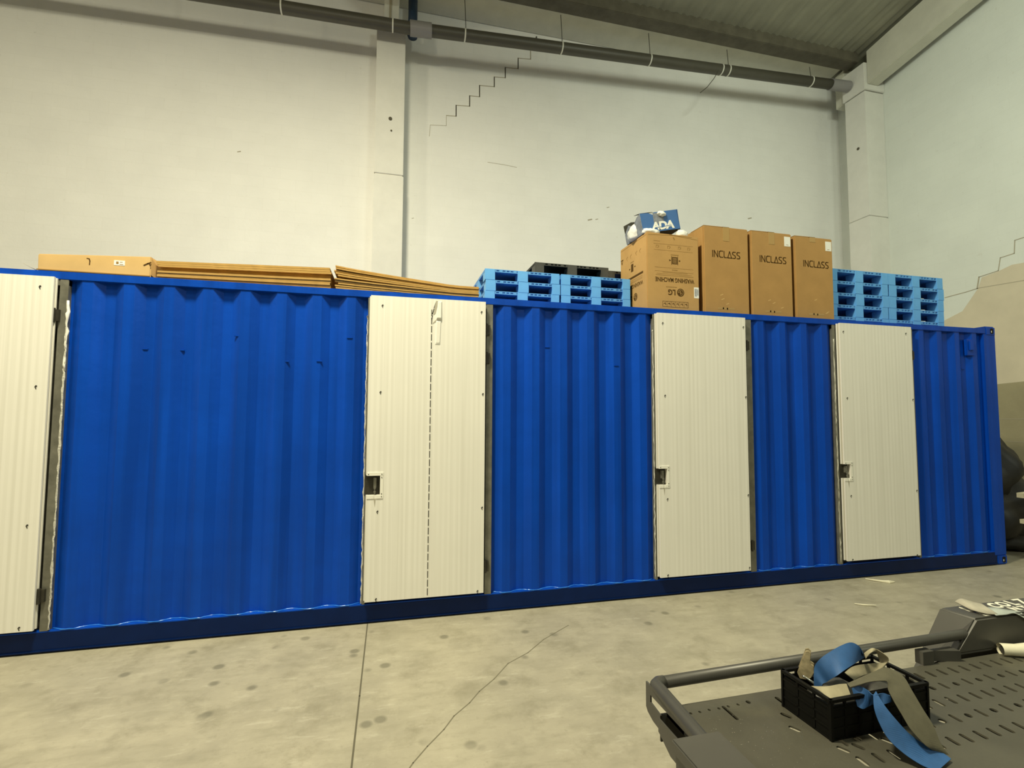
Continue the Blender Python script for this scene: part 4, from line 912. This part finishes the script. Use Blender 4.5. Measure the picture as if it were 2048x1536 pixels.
o = MB().ribbon(TAN_BAND, 0.002, 10).build('ratchet_strap', M_sgrey, loc=(3.85, -3.05, 0.85)); tag(o, 'long olive grey strap falling from the crate to the deck', 'strap', 'straps in the crate')
loc2 = o.location
MB().ribbon([(tuple(Vector(a)-loc2), tuple(Vector(b)-loc2)) for a, b in TAN_FLAP], 0.002, 10).build('flap', M_stan, o)
mb = MB().blob((3.72, -2.945, 0.76), (0.11, 0.07, 0.06), 4, 0.3, 3, TZ+0.008)
mb.blob((3.90, -2.95, 0.75), (0.09, 0.07, 0.05), 6, 0.3, 3, TZ+0.008)
o = mb.build('strap_bundle', M_black, smooth=True, loc=(3.8, -2.95, TZ+0.01)); tag(o, 'dark bundle of rolled straps at the bottom of the crate', 'strap')
RT = thing('ratchet_buckle', 'worn tan steel ratchet handle standing up in the crate', 'ratchet', (3.66, -2.87, 0.80))
HP = [(-0.0271, -0.0096), (-0.0110, 0.0379), (0.0017, 0.0743), (0.0106, 0.0781), (0.0192, 0.0720), (0.0153, 0.0347), (0.0267, 0.0278), (0.0275, 0.0050), (0.0168, -0.0176), (0.0049, -0.0274), (-0.0187, -0.0289)]
def handle(shift, th):
    n_ = Vector((0.7071, 0.7071, 0)); u_2 = Vector((0.7071, -0.7071, 0)); P0 = Vector((3.655, -2.875, 0.83))+n_*shift; mb = MB(); k = len(HP)
    vs = [tuple(P0+u_2*a+Vector((0, 0, b))+n_*w) for w in (0, th) for a, b in HP]
    return mb.add(vs, [tuple(range(k)), tuple(range(2*k-1, k-1, -1))]+[(i, i+k, (i+1) % k+k, (i+1) % k) for i in range(k)])
padd(RT, handle(0, 0.006), 'handle', M_rust, bevel=0.0015)
padd(RT, handle(0.022, 0.004), 'side_plate', M_rust)
padd(RT, MB().cyl((3.69, -2.900, 0.828), 0.010, 0.05, 'y', 14).cyl((3.705, -2.902, 0.800), 0.013, 0.055, 'y', 14), 'spool', M_bright, smooth=False)
padd(RT, MB().tube([(3.615, -2.905, 0.835), (3.65, -2.915, 0.812), (3.70, -2.925, 0.800), (3.76, -2.93, 0.812)], 0.004, 8), 'wire_hook', M_bright, smooth=True)

# cloth on the fender, cream roll
mb = MB().ribbon([((4.833, -2.569, 0.872), (4.826, -2.640, 0.862)), ((4.865, -2.575, 0.885), (4.832, -2.668, 0.862)), ((4.905, -2.600, 0.875), (4.862, -2.690, 0.858)), ((4.945, -2.610, 0.866), (4.900, -2.700, 0.857))], 0.004, 6)
o = mb.build('cloth', M_cloth2, smooth=True, loc=(4.88, -2.64, 0.86)); tag(o, 'beige crumpled cloth at the left of the fender top', 'cloth')
mb = MB().ribbon([((4.925, -2.625, 0.858), (4.882, -2.706, 0.856)), ((4.985, -2.640, 0.857), (4.940, -2.709, 0.856)), ((5.010, -2.668, 0.856), (5.000, -2.711, 0.855)), ((5.060, -2.690, 0.852), (5.085, -2.722, 0.805))], 0.003, 6)
o = mb.build('cloth', M_cloth, smooth=True, loc=(5.0, -2.68, 0.855)); tag(o, 'pale grey-green cloth hanging over the front edge of the fender', 'cloth')
RL = thing('canvas_roll', 'cream canvas sleeve lying on the deck beside the fender', 'canvas', (5.0, -2.78, TZ))
mb = MB(); path = [(4.845, -2.738, TZ+0.022), (4.90, -2.765, TZ+0.024), (4.98, -2.79, TZ+0.03), (5.15, -2.81, TZ+0.03)]
mb.tube(path, [0.026, 0.026, 0.032, 0.030], 14, cap=False); mb.v = [(x, y, TZ+0.002+(z-TZ)*0.98) for x, y, z in mb.v]
padd(RL, mb, 'sleeve', M_cream, smooth=True)
padd(RL, MB().cyl((4.856, -2.744, TZ+0.022), 0.018, 0.012, 'x', 14), 'inner_core', M_adai)
